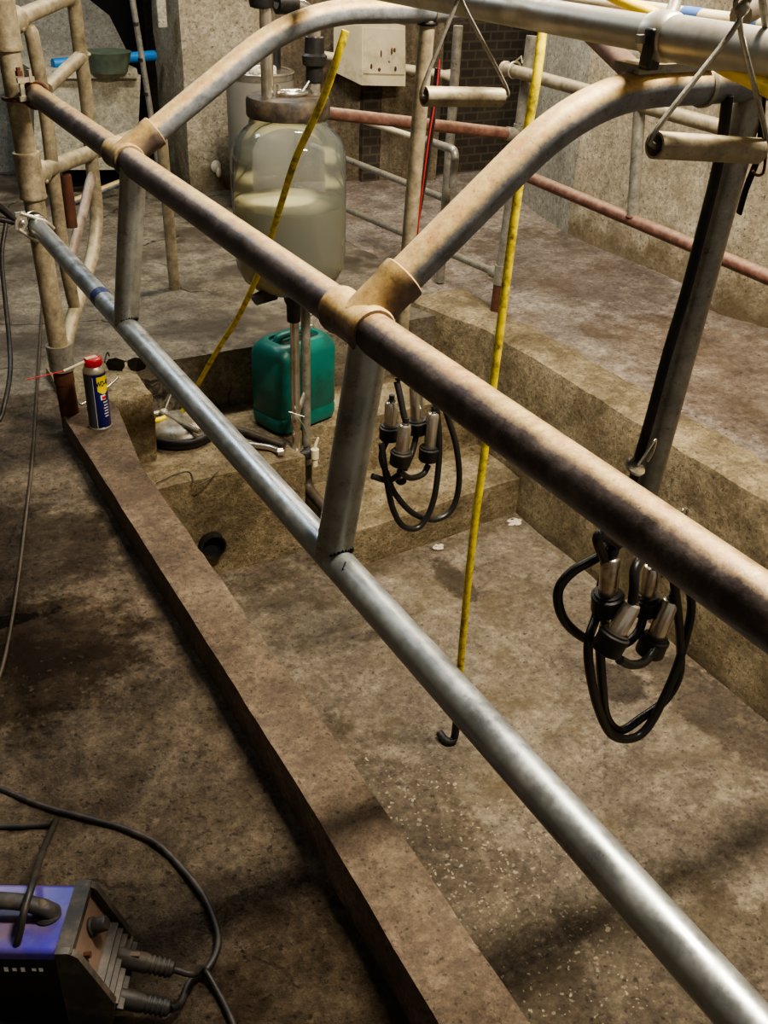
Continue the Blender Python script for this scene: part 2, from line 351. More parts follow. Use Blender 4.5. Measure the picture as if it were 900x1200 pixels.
# glass skin: thin wall, so a mix of clear transmission and gloss
gn = M['glass'].node_tree; gn.nodes.clear()
o_ = gn.nodes.new('ShaderNodeOutputMaterial'); tr = gn.nodes.new('ShaderNodeBsdfTransparent'); gl = gn.nodes.new('ShaderNodeBsdfGlossy'); df = gn.nodes.new('ShaderNodeBsdfDiffuse'); mx = gn.nodes.new('ShaderNodeMixShader'); mx2 = gn.nodes.new('ShaderNodeMixShader'); fr = gn.nodes.new('ShaderNodeFresnel')
tr.inputs['Color'].default_value = (.98, .985, .975, 1); gl.inputs['Roughness'].default_value = .05; fr.inputs['IOR'].default_value = 1.5; df.inputs['Color'].default_value = (.58, .64, .60, 1)
mx2.inputs[0].default_value = .13; gn.links.new(tr.outputs[0], mx2.inputs[1]); gn.links.new(df.outputs[0], mx2.inputs[2])
gn.links.new(fr.outputs[0], mx.inputs[0]); gn.links.new(mx2.outputs[0], mx.inputs[1]); gn.links.new(gl.outputs[0], mx.inputs[2]); gn.links.new(mx.outputs[0], o_.inputs[0])
t = NT('cloudy_liquid'); t.set(Base_Color=t.ramp(t.noise(4, 3), [(.3, '#c3bb8a'), (.7, '#cdc597')]), Roughness=.25, Subsurface_Weight=.3, Subsurface_Radius=(.12, .11, .06), Subsurface_Scale=1., IOR=1.33); M['liquid'] = t.mat

# ------------------------------------------------------------------ SETTING
PZ = -.60
def fl(z0, name, mat, x0, x1, y0, y1, nx, ny, h, amp=.004):
    mb = MB(); mb.sheet(lambda a, b: V((x0+(x1-x0)*a, y0+(y1-y0)*b, h(x0+(x1-x0)*a, y0+(y1-y0)*b)+noise.noise(V((x0+(x1-x0)*a, y0+(y1-y0)*b, z0))*7)*amp)), nx, ny)
    return mb
hb = lambda x, y: 0.0 if y < 1 else (.03*min(1, (y-1)/2))
def fz(x, y):
    q = V((x, y, 0)); fine = noise.noise(q*24)*.0028+noise.noise(q*60)*.0012 if (x > -.6 and y < 3.4) else 0
    return hb(x, y)+noise.noise(q*6)*.005+fine
def fsheet(mb, x0, x1, y0, y1, nx, ny, dz=0): return mb.sheet(lambda a, b: V((x0+(x1-x0)*a, y0+(y1-y0)*b, fz(x0+(x1-x0)*a, y0+(y1-y0)*b)+dz)), nx, ny)
mb = MB(); fsheet(mb, -.55, .60, .3, 3.30, 92, 240); fsheet(mb, -3.5, -.54, -1.2, 3.5, 60, 90, -.002); fsheet(mb, -.55, .60, -1.2, .31, 30, 40, -.002); fsheet(mb, -3.5, .62, 3.28, 7.6, 80, 80, -.001); fsheet(mb, .61, 2.35, 3.375, 7.6, 40, 80, -.001)
fo = struct(mb.build('floor', [M['floor'], M['backfloor']]))
for p in fo.data.polygons: p.material_index = 1 if (p.center.y > 3.29) else 0
# the back edge of the floor drops to the sump
mb = MB(); mb.rough((.70, 3.36, PZ-.05), (2.35, 3.62, .030), .05, .003, 5); struct(mb.build('sump_back_riser', M['backfloor']))
# right-hand standing platform
mb = MB(); mb.sheet(lambda a, b: V((2.33+1.8*a, -1.0+8.0*b, .030*0+((.045+.001*math.exp(-a*8)) if -1+8*b < 3.45 else .029+.016*min(1, 1.9*a/.5))+noise.noise(V((2.20+1.9*a, -1+8*b, 8))*4)*.006)), 40, 160)
struct(mb.build('right_platform', M['platform']))
def shw(p):
    f = 0 if p.y < 3.1 else (p.y-3.1)*.28
    return V((p.x+.04*max(0, min(1, (p.y-.5)/2.6))-f*(1 if p.x < 2.3 else 0)-.02*(p.z < -.3), p.y, p.z))
mb = MB(); mb.rough((2.21, -1.0, PZ-.05), (2.42, 3.58, .055), .05, .007, 5, shw, .012); struct(mb.build('pit_wall_right', M['pitwall']))
mb = MB(); mb.sheet(lambda a, b: V((.55+1.75*a, -1.0+3.9*b, PZ+noise.noise(V((.55+1.75*a, -1.0+3.9*b, 2))*4)*.008)), 50, 110); struct(mb.build('pit_floor', M['pit']))
# kerb along the left edge of the pit (its inner face is the pit's left wall)
def shk(p):
    w = (p.x-.55)/.15; k_ = max(0, min(1, (p.y-.6)/.6)); x0 = .532+.016*k_; x1 = .657+.011*k_+.05*max(0, min(1, (p.y-2.5)/.4))
    return V((x0+(x1-x0)*w, p.y, p.z))
mb = MB(); mb.rough((.55, -1.0, PZ-.05), (.70, 2.97, .10), .03, .0016, 9, shk, .004); struct(mb.build('kerb', M['kerb']))
mb = MB(); mb.rough((.60, 3.06, PZ-.05), (.885, 3.42, .06), .03, .006, 6, None, .012); struct(mb.build('kerb_end_block', M['pitwall']))
# sump block with the drain hole and the two steps at the end of the pit
mb = MB(); mb.rough((.66, 2.87, PZ-.05), (1.355, 3.42, -.20), .05, .005, 5, None, .006); struct(mb.build('sump_block', M['pitwall']))
mb = MB(); mb.rough((1.34, 3.05, PZ-.05), (2.28, 3.42, -.20), .05, .005, 5, None, .008); struct(mb.build('upper_step', M['pitwall']))
mb = MB(); mb.rough((1.43, 2.70, PZ-.05), (2.28, 3.12, -.435), .05, .006, 5, lambda p: V((p.x, p.y+(p.x-1.75)*.08*(p.y < 2.8), p.z)), .01); struct(mb.build('lower_step', M['pitwall']))
# walls
mb = MB(); mb.rough((3.43, 3.05, 0), (4.3, 4.08, 2.6), .08, .006, 4); struct(mb.build('wall_right', M['wall']))
mb = MB(); mb.rough((3.28, -1.0, 0), (4.3, 3.27, 2.6), .06, .006, 4, lambda p: V((p.x+(max(0, p.y-2.95)*.55+min(.12, max(0, 2.85-p.y)*.35))*(p.x < 3.7), p.y, p.z)), .01); struct(mb.build('wall_right.001', M['wall']))
mb = MB(); mb.rough((3.62, 2.9, 0), (4.3, 3.2, 2.6), .08, .006, 4); struct(mb.build('wall_right.002', M['wall']))
mb = MB(); mb.rough((3.42, 4.07, 0), (4.3, 4.72, 2.6), .08, .006, 4, lambda p: V((p.x+(p.y-4.07)*.25, p.y, p.z)), .01); struct(mb.build('wall_right.003', M['greywall']))
mb = MB(); mb.rough((2.95, 5.45, 0), (5.2, 5.65, 2.6), .1, .004, 4); struct(mb.build('wall_back', M['brick']))
mb = MB(); mb.rough((2.05, 5.72, 0), (3.4, 5.9, 2.6), .08, .005, 4, lambda p: V((p.x, p.y-(p.x-2.3)*.35*(p.x > 2.3), p.z))); struct(mb.build('wall_back.001', M['walldirty']))
mb = MB(); mb.rough((1.93, 5.62, 0), (2.42, 6.1, 2.6), .08, .006, 4, None, .01); struct(mb.build('wall_pillar', M['wall']))
mb = MB(); mb.rough((-3.5, 7.2, 0), (3.0, 7.35, 2.6), .2, .004, 4); struct(mb.build('wall_back.002', M['greywall']))
mb = MB(); mb.box((1.75, 6.9, 1.0), (.62, .5, 2.0)); struct(mb.build('door_1', M['void']))
mb = MB(); mb.rough((-3.6, -1.0, 0), (-3.5, 7.3, 2.6), .25, .004, 4); struct(mb.build('wall_left', M['wall']))
mb = MB(); mb.box((.4, 3.1, 2.95), (8, 8.6, .1)); struct(mb.build('ceiling', M['greywall']))

# ------------------------------------------------------------------ STALL RAILING (welded pipework)
XT, XB = .59, .545
a0 = atX(40, 110, XT); a1 = atX(900, 717, XT); a1 = a1+(a1-a0).normalized()*.9
on_t = lambda u, v: a0+(a1-a0)*((atX(u, v, XT).y-a0.y)/(a1.y-a0.y))
T1 = on_t(145, 184); T2 = on_t(420, 378); Y1, Y2 = T1.y, T2.y
rail = thing('pipe_railing', 'long welded pipe railing with brown top rail, new grey lower rail and two arched arms', 'railing', (XT, 1.5, 0))
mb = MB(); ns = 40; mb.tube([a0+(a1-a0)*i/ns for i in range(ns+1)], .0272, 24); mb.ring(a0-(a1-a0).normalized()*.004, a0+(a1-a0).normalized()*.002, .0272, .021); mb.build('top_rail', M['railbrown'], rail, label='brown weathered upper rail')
b0 = atX(40, 261, XB); b1 = atX(870, 1190, XB); b1 = b1+(b1-b0).normalized()*.7
mb = MB(); mb.tube([b0+(b1-b0)*i/ns for i in range(ns+1)], .0236, 24); lo_rail = mb.build('bottom_rail', M['galvnew'], rail, label='new bright galvanised lower rail')
db = (b1-b0).normalized()
def on_b(y): return b0+(b1-b0)*((y-b0.y)/(b1.y-b0.y))
mb = MB(); q = atX(121, 357, XB); mb.tube([on_b(q.y)-db*.018, on_b(q.y)+db*.016], .0241, 24); mb.build('tape_band', M['bluetape'], lo_rail, label='dark blue tape band')
for T, pt, pb in ((T1, (151, 196), (146, 366)), (T2, (446, 408), (395, 647))):
    yp_ = 2.052 if T is T1 else 1.060; top = on_t(*pt); top = a0+(a1-a0)*((yp_-.004-a0.y)/(a1.y-a0.y)); bot = on_b(yp_+.008)
    mb = MB(); mb.tube([top+(bot-top)*i/12 for i in range(13)], .0262, 22); po = mb.build('post', M['galvpost'], rail)
    mb = MB(); ax = (top-bot).normalized(); c = bot+ax*.018; vs = []
    for j in range(26):
        a = -2.3+1.6*j/25; vs.append(c+V((math.cos(a)*.0265, math.sin(a)*.0265, .004*math.sin(j*1.9)+.006*math.cos(a*2)**2)))
    mb.tube(vs, [.0009+.0006*abs(math.sin(j*2.3)) for j in range(26)], 6)
    mb.sphere(c+V((.008, -.0262, -.001)), (.0045, .003, .004), 10); mb.sphere(c+V((.014, -.0225, .003)), (.005, .003, .0055), 10); mb.build('weld_bead', M['weld'], po, label='burnt blue-black weld bead')
    # streak of burnt spatter is only marked at the near post
dirT = (a1-a0).normalized()
mb = MB(); bm_ = []
for u, v in ((406, 662), (409, 674), (408, 684), (405, 696)):
    p = atX(u, v, XB-.004); c = on_b(p.y); d = p-c; d -= db*d.dot(db); bm_.append(c+d.normalized()*.0236)
mb.tube(bm_, [.0012, .002, .0015, .0006], 6); mb.build('burn_mark', M['weld'], lo_rail)
def tee(T, br):
    mb = MB(); br = br.normalized(); ru = .0312
    mb.lathe(T-dirT*.058, [(.0262, -.001), (ru-.001, .0), (ru+.0012, .004), (ru+.0012, .012), (ru-.001, .017), (ru-.0015, .080), (ru+.0002, .084), (ru+.0022, .088), (ru+.0022, .098), (ru, .101), (.0262, .102)], dirT, 32)
    mb.lathe(T, [(ru-.001, 0), (ru-.0012, .066), (ru+.0008, .070), (ru+.0008, .084), (ru-.001, .086), (.025, .087)], br, 32)
    return mb
for T, pts, rad, ext in ((T1, [(331, 22)], .10, 1.42), (T2, [(688, 101)], .13, 1.95)):
    el = atY(pts[0][0], pts[0][1], T.y)
    if T is T1: el = atY(352, 13, T.y)
    else: el = atY(690, 107, T.y)
    end = V((atY(562, 28, T.y).x if T is T1 else ext, T.y, el.z-.004))
    mb = MB(); path = fillet([T+V((.0, 0, 0)), el, end], .15 if T is T1 else .125, 14); fine = []
    for i in range(len(path)-1):
        k = max(1, int((path[i+1]-path[i]).length/.03)); fine += [path[i]+(path[i+1]-path[i])*j/k for j in range(k)]
    fine.append(path[-1])
    rr = [.0255]*len(fine)
    if T is T1:
        for i, p in enumerate(fine):
            d = (end-p).length
            if d < .1: rr[i] = .0255-.014*(1-d/.1)
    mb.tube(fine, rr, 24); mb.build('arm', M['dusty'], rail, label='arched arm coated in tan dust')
    tee(T, el-T).build('tee_fitting', M['teebrown'], rail)
    jc = V((atY(507, 22, T.y).x, T.y, el.z-.004)) if T is T1 else V((1.125, T.y, el.z-.003))
    mb = MB(); mb.tube([jc-V((.004, 0, 0)), jc+V((.004, 0, 0))], .0275, 24); mb.build('arm_joint', M['galv'], rail)

# ------------------------------------------------------------------ GATE FRAME at the left end
gp = lambda u, v: atP(u, v, (.558, 2.95, 0), (.59, .9))
pb = V((.574, 2.94, .09)); pt = V((.545, 2.95, 1.34)); px_ = lambda z: pb+(pt-pb)*((z-pb.z)/(pt.z-pb.z))
gate = thing('gate_frame', 'rusty beige tubular gate frame with bent bars and post at the kerb end', 'gate', (pb.x, pb.y, .09))
mb = MB(); mb.tube([px_(.30), px_(.31), px_(.9), px_(1.34)], .0285, 22); mb.build('post', M['gatepipe'], gate)
mb = MB(); mb.tube([px_(.09), px_(.20)], .0285, 22); mb.tube([px_(.20), px_(.31)], .0305, 22); mb.ring(px_(.245), px_(.325), .0375, .029); sl = mb.build('post_sleeve', [M['rustend'], M['galv']], gate, label='rusted brown sleeve around post foot')
for i, p in enumerate(sl.data.polygons): p.material_index = 1 if i >= len(sl.data.polygons)-80 else 0
def gtee(z, br):
    mb = MB(); c = px_(z); ax = (pt-pb).normalized(); br = br.normalized()
    mb.lathe(c-ax*.062, [(.029, 0), (.036, .001), (.0375, .006), (.036, .012), (.0355, .112), (.0375, .118), (.036, .124), (.029, .125)], ax, 26)
    mb.lathe(c, [(.033, 0), (.033, .06), (.035, .064), (.035, .075), (.026, .076)], br, 26); mb.sphere(c+br*.07+V((.01, -.03, -.02)), .007, 8); return mb
u0, u1 = gp(17, 26), gp(86, -6); u0 = px_(u0.z)
gtee(u0.z, u1-u0).build('tee_fitting', M['gatepipe'], gate)
l0 = px_(gp(37, 204).z); l1 = gp(117, 175); lend = gp(188, 147); rpb = gp(206, 352); 
gtee(l0.z, l1-l0).build('tee_fitting', M['gatepipe'], gate)
mb = MB(); mb.tube(fillet([u0, u1, gp(91, 40), gp(97, 82), gp(103, 128), gp(107, 190), gp(114, 245), gp(111, 290), gp(100, 328), gp(84, 375), gp(75, 415)], .07, 6), .0215, 18); mb.build('outer_bar', M['gatepipe'], gate)
mb = MB(); mb.tube(fillet([l0, l1, lend, rpb], .06, 8), .0235, 18); mb.build('lower_bar', M['gatepipe'], gate)
mb = MB(); mb.tube(smooth_path([gp(35, 30), gp(41, 60), gp(49, 105), gp(56, 150), gp(61, 195), gp(66, 235), gp(75, 300), gp(83, 340), gp(88, 362)], 4), [.012]+[.0195]*30+[.018]*2+[.017], 16); mb.build('inner_bar', M['gatepipe'], gate)
mb = MB(); mb.tube([gp(76, 205), gp(80, 232), gp(84, 266)], .0185, 16); mb.build('stub_bar', M['rustend'], gate, label='short rust-coloured stub of pipe')
mb = MB(); mb.tube([gp(55, 104), gp(75, 84), gp(97, 64)], [.017, .019, .0205], 16); mb.torus(gp(97, 64), .021, .004, (gp(97, 82)-gp(91, 40)).normalized()); mb.build('cross_bar', M['gatepipe'], gate)
mb = MB(); mb.tube(smooth_path([gp(108, 203), gp(98, 245), gp(86, 290), gp(81, 312)], 4), [.014]+[.02]*11+[.016], 16, flat=(1, .75)); mb.build('brace', M['bracepipe'], gate)

# clamps tying the two rails to the gate post
cl = thing('pipe_clamp', 'rusty U-bolt pipe clamp tying brown rail end to gate post', 'clamp', a0)
pa = px_(a0.z); ax = (pt-pb).normalized()
mb = MB(); mb.torus(pa-V((0, 0, .018)), .034, .0055, (.1, .05, 1)); mb.torus(a0+dirT*.02, .0325, .0045, dirT); mb.build('loop', M['rustend'], cl)
mb = MB(); mid = atY(31, 104, 2.865); R = Matrix.Rotation(.4, 3, 'Z')
mb.box(mid+V((0, -.004, .022)), (.05, .006, .012), R); mb.box(mid+V((0, -.004, -.022)), (.05, .006, .012), R); mb.box(mid+V((-.012, -.004, 0)), (.012, .006, .05), R); mb.box(mid+V((.012, .002, .03)), (.008, .012, .03), R); mb.build('bracket', M['zinc'], cl)
mb = MB(); mb.lathe(mid+V((-.012, .008, .03)), [(.009, 0), (.009, .012), (.006, .013), (.006, .02)], (0, 0, 1), 6); mb.build('nut', M['rustend'], cl); mb = MB(); mb.lathe(mid+V((-.004, .004, -.036)), [(.009, 0), (.009, .012)], (0, 0, 1), 6); mb.build('nut', M['rustend'], cl)
# locking pliers on lower rail end
pl_ = thing('locking_pliers', 'black handled locking pliers gripping grey lower rail at gate post', 'pliers', b0)
pv = b0-db*.0+V((-.03, -.03, .012))
h1 = atY(0, 243, 2.86); h2 = atY(0, 257, 2.86); jw = atY(22, 262, 2.87); jr = atY(62, 262, 2.89)
mb = MB(); mb.tube([h1-(jw-h1)*1.2, h1, h1+(jw-h1)*.75], [.008, .0095, .009], 12); mb.build('handle', M['rubber'], pl_)
mb = MB(); mb.tube([h2-(jw-h2)*1.3+V((0, 0, -.02)), h2, h2+(jw-h2)*.72], [.007, .0085, .008], 12); mb.build('handle', M['rubber'], pl_)
mb = MB(); mb.prism([atY(u, v, 2.868) for u, v in ((18, 250), (30, 248), (33, 262), (27, 272), (18, 268))], (0, .012, 0)); mb.tube(smooth_path([atY(24, 250, 2.87), atY(40, 255, 2.872), atY(55, 261, 2.875), atY(63, 268, 2.88)], 4), .0055, 10)
mb.tube([atY(22, 269, 2.868), atY(34, 277, 2.868), atY(45, 283, 2.872)], .0055, 10); mb.build('jaw', M['zinc'], pl_)
mb = MB(); mb.lathe(atY(26, 261, 2.864), [(.007, 0), (.007, .004), (.004, .006)], (-.1, -1, .2), 12); mb.torus(b0+db*.03, .027, .0035, db); mb.torus(b0+db*.012+V((0, 0, .004)), .03, .003, (db+V((.3, 0, .2))).normalized()); mb.build('pivot', M['steel'], pl_)
mb = MB(); cpts = [atY(7, 262, 2.86), atY(2, 300, 2.8), atY(6, 350, 2.7), atY(11, 400, 2.6), atY(12, 435, 2.5), atY(6, 470, 2.42), atY(-6, 497, 2.38), atY(-60, 520, 2.3)]
mb.tube(smooth_path(cpts, 6), .006, 10); tag(mb.build('welding_cable', M['cable'], None, cpts[0]), 'thin black cable hanging beside gate post at left edge', 'cable')

# ------------------------------------------------------------------ DROP PIPES with straps, clusters
def drop(label, top, bot, r, mat):
    o = thing('drop_pipe', label, 'pipe', bot)
    mb = MB(); top = V(top); bot = V(bot); mb.tube([bot+(top-bot)*i/14 for i in range(15)], r, 20); mb.build('pipe', mat, o)
    mb = MB(); mb.torus(top-V((0, 0, .006)), r+.002, .004); mb.build('weld_collar', M['weld'], o); return o
s2t, s2b = atY(884, 100, Y2), atY(757, 577, Y2)
drop('wide grey drop pipe under the near arched arm, holding the near cluster', s2t, s2b, .0215, M['galv'])
s1t, s1b = atY(501, 24, Y1), atY(466, 440, Y1)
drop('brown-grey drop pipe under the far arched arm, right of the glass jar', s1t, s1b, .0180, M['gatepipe'])
def strap(pts, w, label, hook=None, wire=None):
    o = thing('rubber_strap', label, 'strap', V(pts[-1]))
    mb = MB(); mb.tube(smooth_path(pts, 6), w, 12, flat=(.45, 1)); mb.build('band', M['rubber'], o)
    if hook is not None:
        h = V(hook); mb = MB(); mb.lathe(h+V((0, 0, -.006)), [(.012, 0), (.019, .002), (.019, .006), (.011, .008)], (.2, -.5, 1), 18)
        mb.tube(smooth_path([h+V((.004, -.005, 0)), h+V((.016, -.01, .03)), h+V((.03, -.008, .045)), h+V((.034, -.004, .02)), h+V((.03, 0, 0))], 5), .0022, 8); mb.build('snap_hook', M['steel'], o)
    return o
strap([atY(853, 112, Y2-.02), atY(842, 190, Y2-.02), atY(822, 272, Y2-.02), atY(803, 345, Y2-.02), atY(782, 415, Y2-.02), atY(762, 490, Y2-.02), atY(746, 545, Y2-.01), atY(741, 570, Y2), atY(733, 605, Y2), atY(724, 630, Y2)], .0105, 'black rubber strap with snap hook beside near drop pipe', atY(743, 545, Y2-.02))
strap([atY(898, 60, Y2-.02), atY(893, 130, Y2-.02), atY(889, 180, Y2-.02), atY(874, 222, Y2-.01), atY(866, 250, Y2)], .006, 'short dark strap hanging at right edge of near drop pipe')
mb = MB(); mb.tube(smooth_path([atY(899, 150, Y2-.03), atY(897, 185, Y2-.03), atY(894, 203, Y2-.03), atY(886, 205, Y2-.03), atY(882, 200, Y2-.03)], 5), .0022, 8); tag(mb.build('wire_hook', M['rustend'], None, atY(894, 203, Y2-.03)), 'small bent wire hook dangling at the right edge below the arched arm', 'hook')
strap([atY(513, 80, Y1+.03), atY(507, 140, Y1+.03), atY(497, 210, Y1+.03), atY(488, 260, Y1+.03), atY(481, 300, Y1+.03), atY(470, 380, Y1+.03), atY(466, 446, Y1+.02)], .011, 'dark rubber strap running down the far drop pipe')
mb = MB(); mb.tube(smooth_path([atY(515, 70, Y1-.01), atY(511, 110, Y1-.01), atY(503, 160, Y1-.01), atY(497, 205, Y1-.01), atY(491, 255, Y1-.01), atY(489, 285, Y1-.005)], 5), .0019, 8)
tag(mb.build('red_wire', M['redwire'], None, atY(497, 205, Y1)), 'thin red wire running down beside the far drop pipe', 'wire')

def cluster(label, Y, cups, hoses, r_shell, r_ring, hr, claw, extra=None):
    base = atY(claw[0], claw[1], Y)
    o = thing('milking_cluster', label, 'milking cluster', base, 'milking clusters')
    for (t_, b_, dy) in cups:
        a = atY(t_[0], t_[1], Y+dy); b = atY(b_[0], b_[1], Y+dy); ax = (a-b).normalized(); L = (a-b).length
        mb = MB(); mb.lathe(b, [(r_shell*.9, 0), (r_shell, .004), (r_shell, L-.012), (r_shell*.86, L-.003), (r_shell*.6, L)], ax, 22); cup = mb.build('teat_cup', M['steel'], o)
        mb = MB(); mb.lathe(b-ax*.026, [(r_ring*.55, -.008), (r_ring*.9, -.004), (r_ring, 0), (r_ring, .026), (r_ring*1.04, .028), (r_ring*1.04, .034), (r_ring*.86, .036), (r_ring*.86, .04), (r_shell, .041)], ax, 24); mb.build('rubber_collar', M['rubber'], cup)
        mb = MB(); mb.lathe(a-ax*.004, [(r_shell*.62, 0), (r_shell*.6, .006), (r_shell*.42, .008), (r_shell*.42, .022)], ax, 14); mb.build('liner_tail', M['rubber'], cup)
    for pts in hoses:
        mb = MB(); mb.tube(smooth_path([atY(u, v, Y+dy) for u, v, dy in pts], 7), hr, 12); mb.build('milk_tube', M['hose'], o)
    mb = MB(); mb.lathe(base-V((0, 0, .012)), [(.005, -.008), (.012, -.005), (.016, 0), (.016, .013), (.011, .021), (.005, .024)], (0, 0, 1), 22); mb.build('claw', M['steel'] if extra else M['rubber'], o)
    return o
cluster('near milking cluster of four steel teat cups with long looped black hoses', Y2,
    [((716, 652), (712, 701), -.01), ((742, 706), (718, 748), -.05), ((765, 662), (757, 703), .05), ((787, 702), (766, 752), .01)],
    [[(722, 640, 0), (706, 627, -.02), (700, 633, -.02), (708, 655, -.01)],
     [(728, 625, .02), (704, 650, .02), (672, 669, .02), (655, 690, .02), (656, 715, .02), (668, 735, .02), (690, 750, .02), (716, 752, .0)],
     [(720, 640, .03), (706, 680, .03), (699, 720, .02), (690, 750, -.01), (691, 785, -.02), (701, 830, -.02), (717, 861, -.02), (742, 865, -.02), (762, 848, -.02), (786, 800, -.01), (800, 760, 0), (810, 715, .01), (806, 680, .02), (800, 640, .02), (785, 607, .02), (764, 584, .0)],
     [(703, 760, -.01), (706, 805, -.01), (711, 840, .0), (727, 856, .0), (752, 841, .0), (780, 820, .0), (796, 790, .0), (797, 748, .0), (791, 690, 0), (786, 655, .01), (775, 615, .02), (760, 586, .01)],
     [(726, 773, -.05), (740, 779, -.04), (757, 774, -.02), (775, 748, 0)],
     [(740, 712, -.05), (743, 690, -.05), (744, 668, -.04), (752, 655, -.02), (764, 656, .02), (775, 672, .05)],
     [(716, 655, -.01), (722, 640, 0), (733, 633, .01)],
     [(708, 720, 0), (712, 745, .02), (730, 755, .03), (748, 740, .04), (756, 715, .05)]],
    .0182, .029, .0092, (712, 735), True)
cluster('far milking cluster of four steel teat cups hanging behind grey post', Y1,
    [((459, 470), (457, 503), .02), ((475, 497), (470, 533), -.05), ((487, 452), (489, 496), .05), ((508, 483), (503, 528), .01)],
    [[(465, 447, 0), (469, 465, -.02), (473, 485, -.04), (476, 495, -.05)],
     [(447, 520, 0), (452, 555, -.02), (460, 595, -.02), (473, 617, -.02), (492, 617, -.02), (507, 590, -.02), (514, 545, -.01), (514, 500, 0), (506, 455, .02), (488, 432, .02), (468, 425, .01)],
     [(452, 555, 0), (464, 580, 0), (485, 602, 0), (510, 609, 0), (530, 596, 0), (538, 565, 0), (535, 525, 0), (525, 490, .02), (512, 455, .03), (490, 425, .02), (469, 415, .01)],
     [(436, 558, 0), (455, 563, -.01), (468, 556, -.03)],
     [(468, 552, -.04), (480, 560, -.02), (495, 556, 0), (502, 545, .01)],
     [(489, 505, .05), (483, 530, .03), (474, 550, 0)],
     [(455, 512, .02), (447, 535, .02), (455, 560, 0)]],
    .0182, .029, .0088, (470, 560))
for o in bpy.data.objects:
    if o.name.startswith('milking_cluster'): o.pop('group', None)

# ------------------------------------------------------------------ MILK PIPELINE overhead and what hangs on it
XP, ZP = 1.0, 1.364
def pp(y): return V((XP, y, ZP))
line = thing('milk_pipeline', 'long stainless milk pipeline resting across both arched arms at the top', 'pipe', pp(1.1))
mb = MB(); mb.tube([pp(y) for y in (1.035, 1.4, 1.8, 2.3, 2.9, 3.5)], .0225, 24); mb.build('pipe', M['milkline'], line)
mb = MB(); mb.tube([pp(y) for y in (1.05, .8, .4, -.3)], .0275, 24); mb.build('pipe', M['milkline'], line, label='wider near section of steel pipeline')
mb = MB(); mb.lathe(pp(1.075), [(.0225, 0), (.0285, .004), (.0305, .012), (.0305, .034), (.0285, .04), (.0275, .042)], (0, -1, 0), 26); mb.box(pp(1.055)+V((-.03, -.004, -.002)), (.03, .006, .01)); mb.build('union_clamp', M['zinc'], line)
br = thing('pipeline_bracket', 'channel bracket with black rubber saddles carrying the pipeline on near arm', 'bracket', (1.05, Y2, 1.316))
mb = MB(); mb.prism([V((.985, Y2+.03, 1.317)), V((1.12, Y2+.03, 1.317)), V((1.12, Y2+.03, 1.328)), V((.985, Y2+.03, 1.328))], (0, -.05, 0)); mb.build('channel', M['galv'], br)
for bc, bs in (((.970, 1.045, 1.352), (.008, .016, .046)), ((1.045, Y2+.0, 1.333), (.02, .024, .018)), ((.990, 1.06, 1.334), (.02, .02, .02))):
    mb = MB(); mb.box(bc, bs, None, .003); mb.build('saddle', M['rubber'], br)
dt0, dt1 = V((1.19, 1.42, 1.36)), V((1.02, Y2+.06, 1.325))
dt0, dt1 = atY(690, 36, 1.5), atY(748, 90, 1.22)
mb = MB(); mb.tube([dt0, dt1], .017, 16); mb.tube([dt1+V((-.004, -.002, .002)), dt1+V((.06, -.15, .012))], .012, 10, flat=(.6, 1)); mb.build('diagonal_tube', M['rusty'], br)
mb = MB(); q = atY(785, 24, 1.10); mb.tube([atY(783, 26, 1.12), atY(789, 10, 1.14), atY(795, -12, 1.18)], .009, 12); mb.build('hanger_rod', M['galv'], br)
# trapeze shaped pull handles
def trapeze(label, Y, pa_, pb_, apex, r, wr):
    A, B, T = atY(*pa_, Y), atY(*pb_, Y), atY(*apex, Y)
    o = thing('pull_handle', label, 'pull handle', (A+B)/2, 'trapeze pull handles')
    d = (B-A).normalized(); mb = MB(); mb.ring(A, B, r, r*.8, 20); mb.build('grip_tube', M['gatepipe'], o)
    for e, s in ((A, -1), (B, 1)):
        mb = MB(); k = V((0, -.004, 0)); mb.tube(smooth_path([T+d*s*.003+V((0, 0, .0)), T+d*s*.007-V((0, 0, .02)), e+d*s*.004+V((0, 0, .018))+k, e+d*s*.003+k*.5, e-d*s*.012, e-d*s*.03], 5), wr, 8); mb.build('hanger_wire', M['galv'], o)
    mb = MB(); mb.sphere(T+V((0, 0, .004)), .009, 10); mb.torus(T+V((0, 0, .012)), .01, .003, (0, 1, .3)); mb.tube(fillet([T+V((0, 0, .012)), T+V((.03, .01, .03)), V((XP, T.y+.03, ZP+.025))], .02, 4), .0045, 8); mb.build('eye', M['galv'], o); return o
trapeze('dusty tube handle on V-shaped wires in front of near arm, at right', .86, (767, 170), (888, 177), (868, 14), .0148, .0032)
trapeze('dusty tube handle on V-shaped wires below the pipeline, top centre', 1.40, (497, 113), (587, 114), (540, -12), .0148, .0032)
for o in list(bpy.data.objects):
    if o.name.startswith('pull_handle'): o.pop('group', None)
mb = MB(); q0 = atX(640, -4, 1.28); q1 = atX(905, 32, 1.28); dd = (q1-q0); mb.tube([q0-dd*1.2, q0, q1, q1+dd*.5], .013, 16); up = thing('white_pipe', 'slim white overhead pipe with blue tape behind the steel pipeline', 'pipe', q0); mb.build('pipe', M['whitebox'], up)
for u in (812, 880):
    c = atX(u, 18+(u-812)*.13, 1.28); c = q0+dd*((c.y-q0.y)/dd.y); mb = MB(); mb.tube([c-dd.normalized()*.018, c+dd.normalized()*.02], .0138, 16); mb.build('tape_band', M['bluetape2'], up, label='blue tape wrapped round white pipe')
mb = MB(); mb.tube([atY(868, 18, 1.0), atY(885, 10, 1.04), atY(905, -8, 1.1)], .014, 12); mb.build('strut', M['darkpipe'], up)
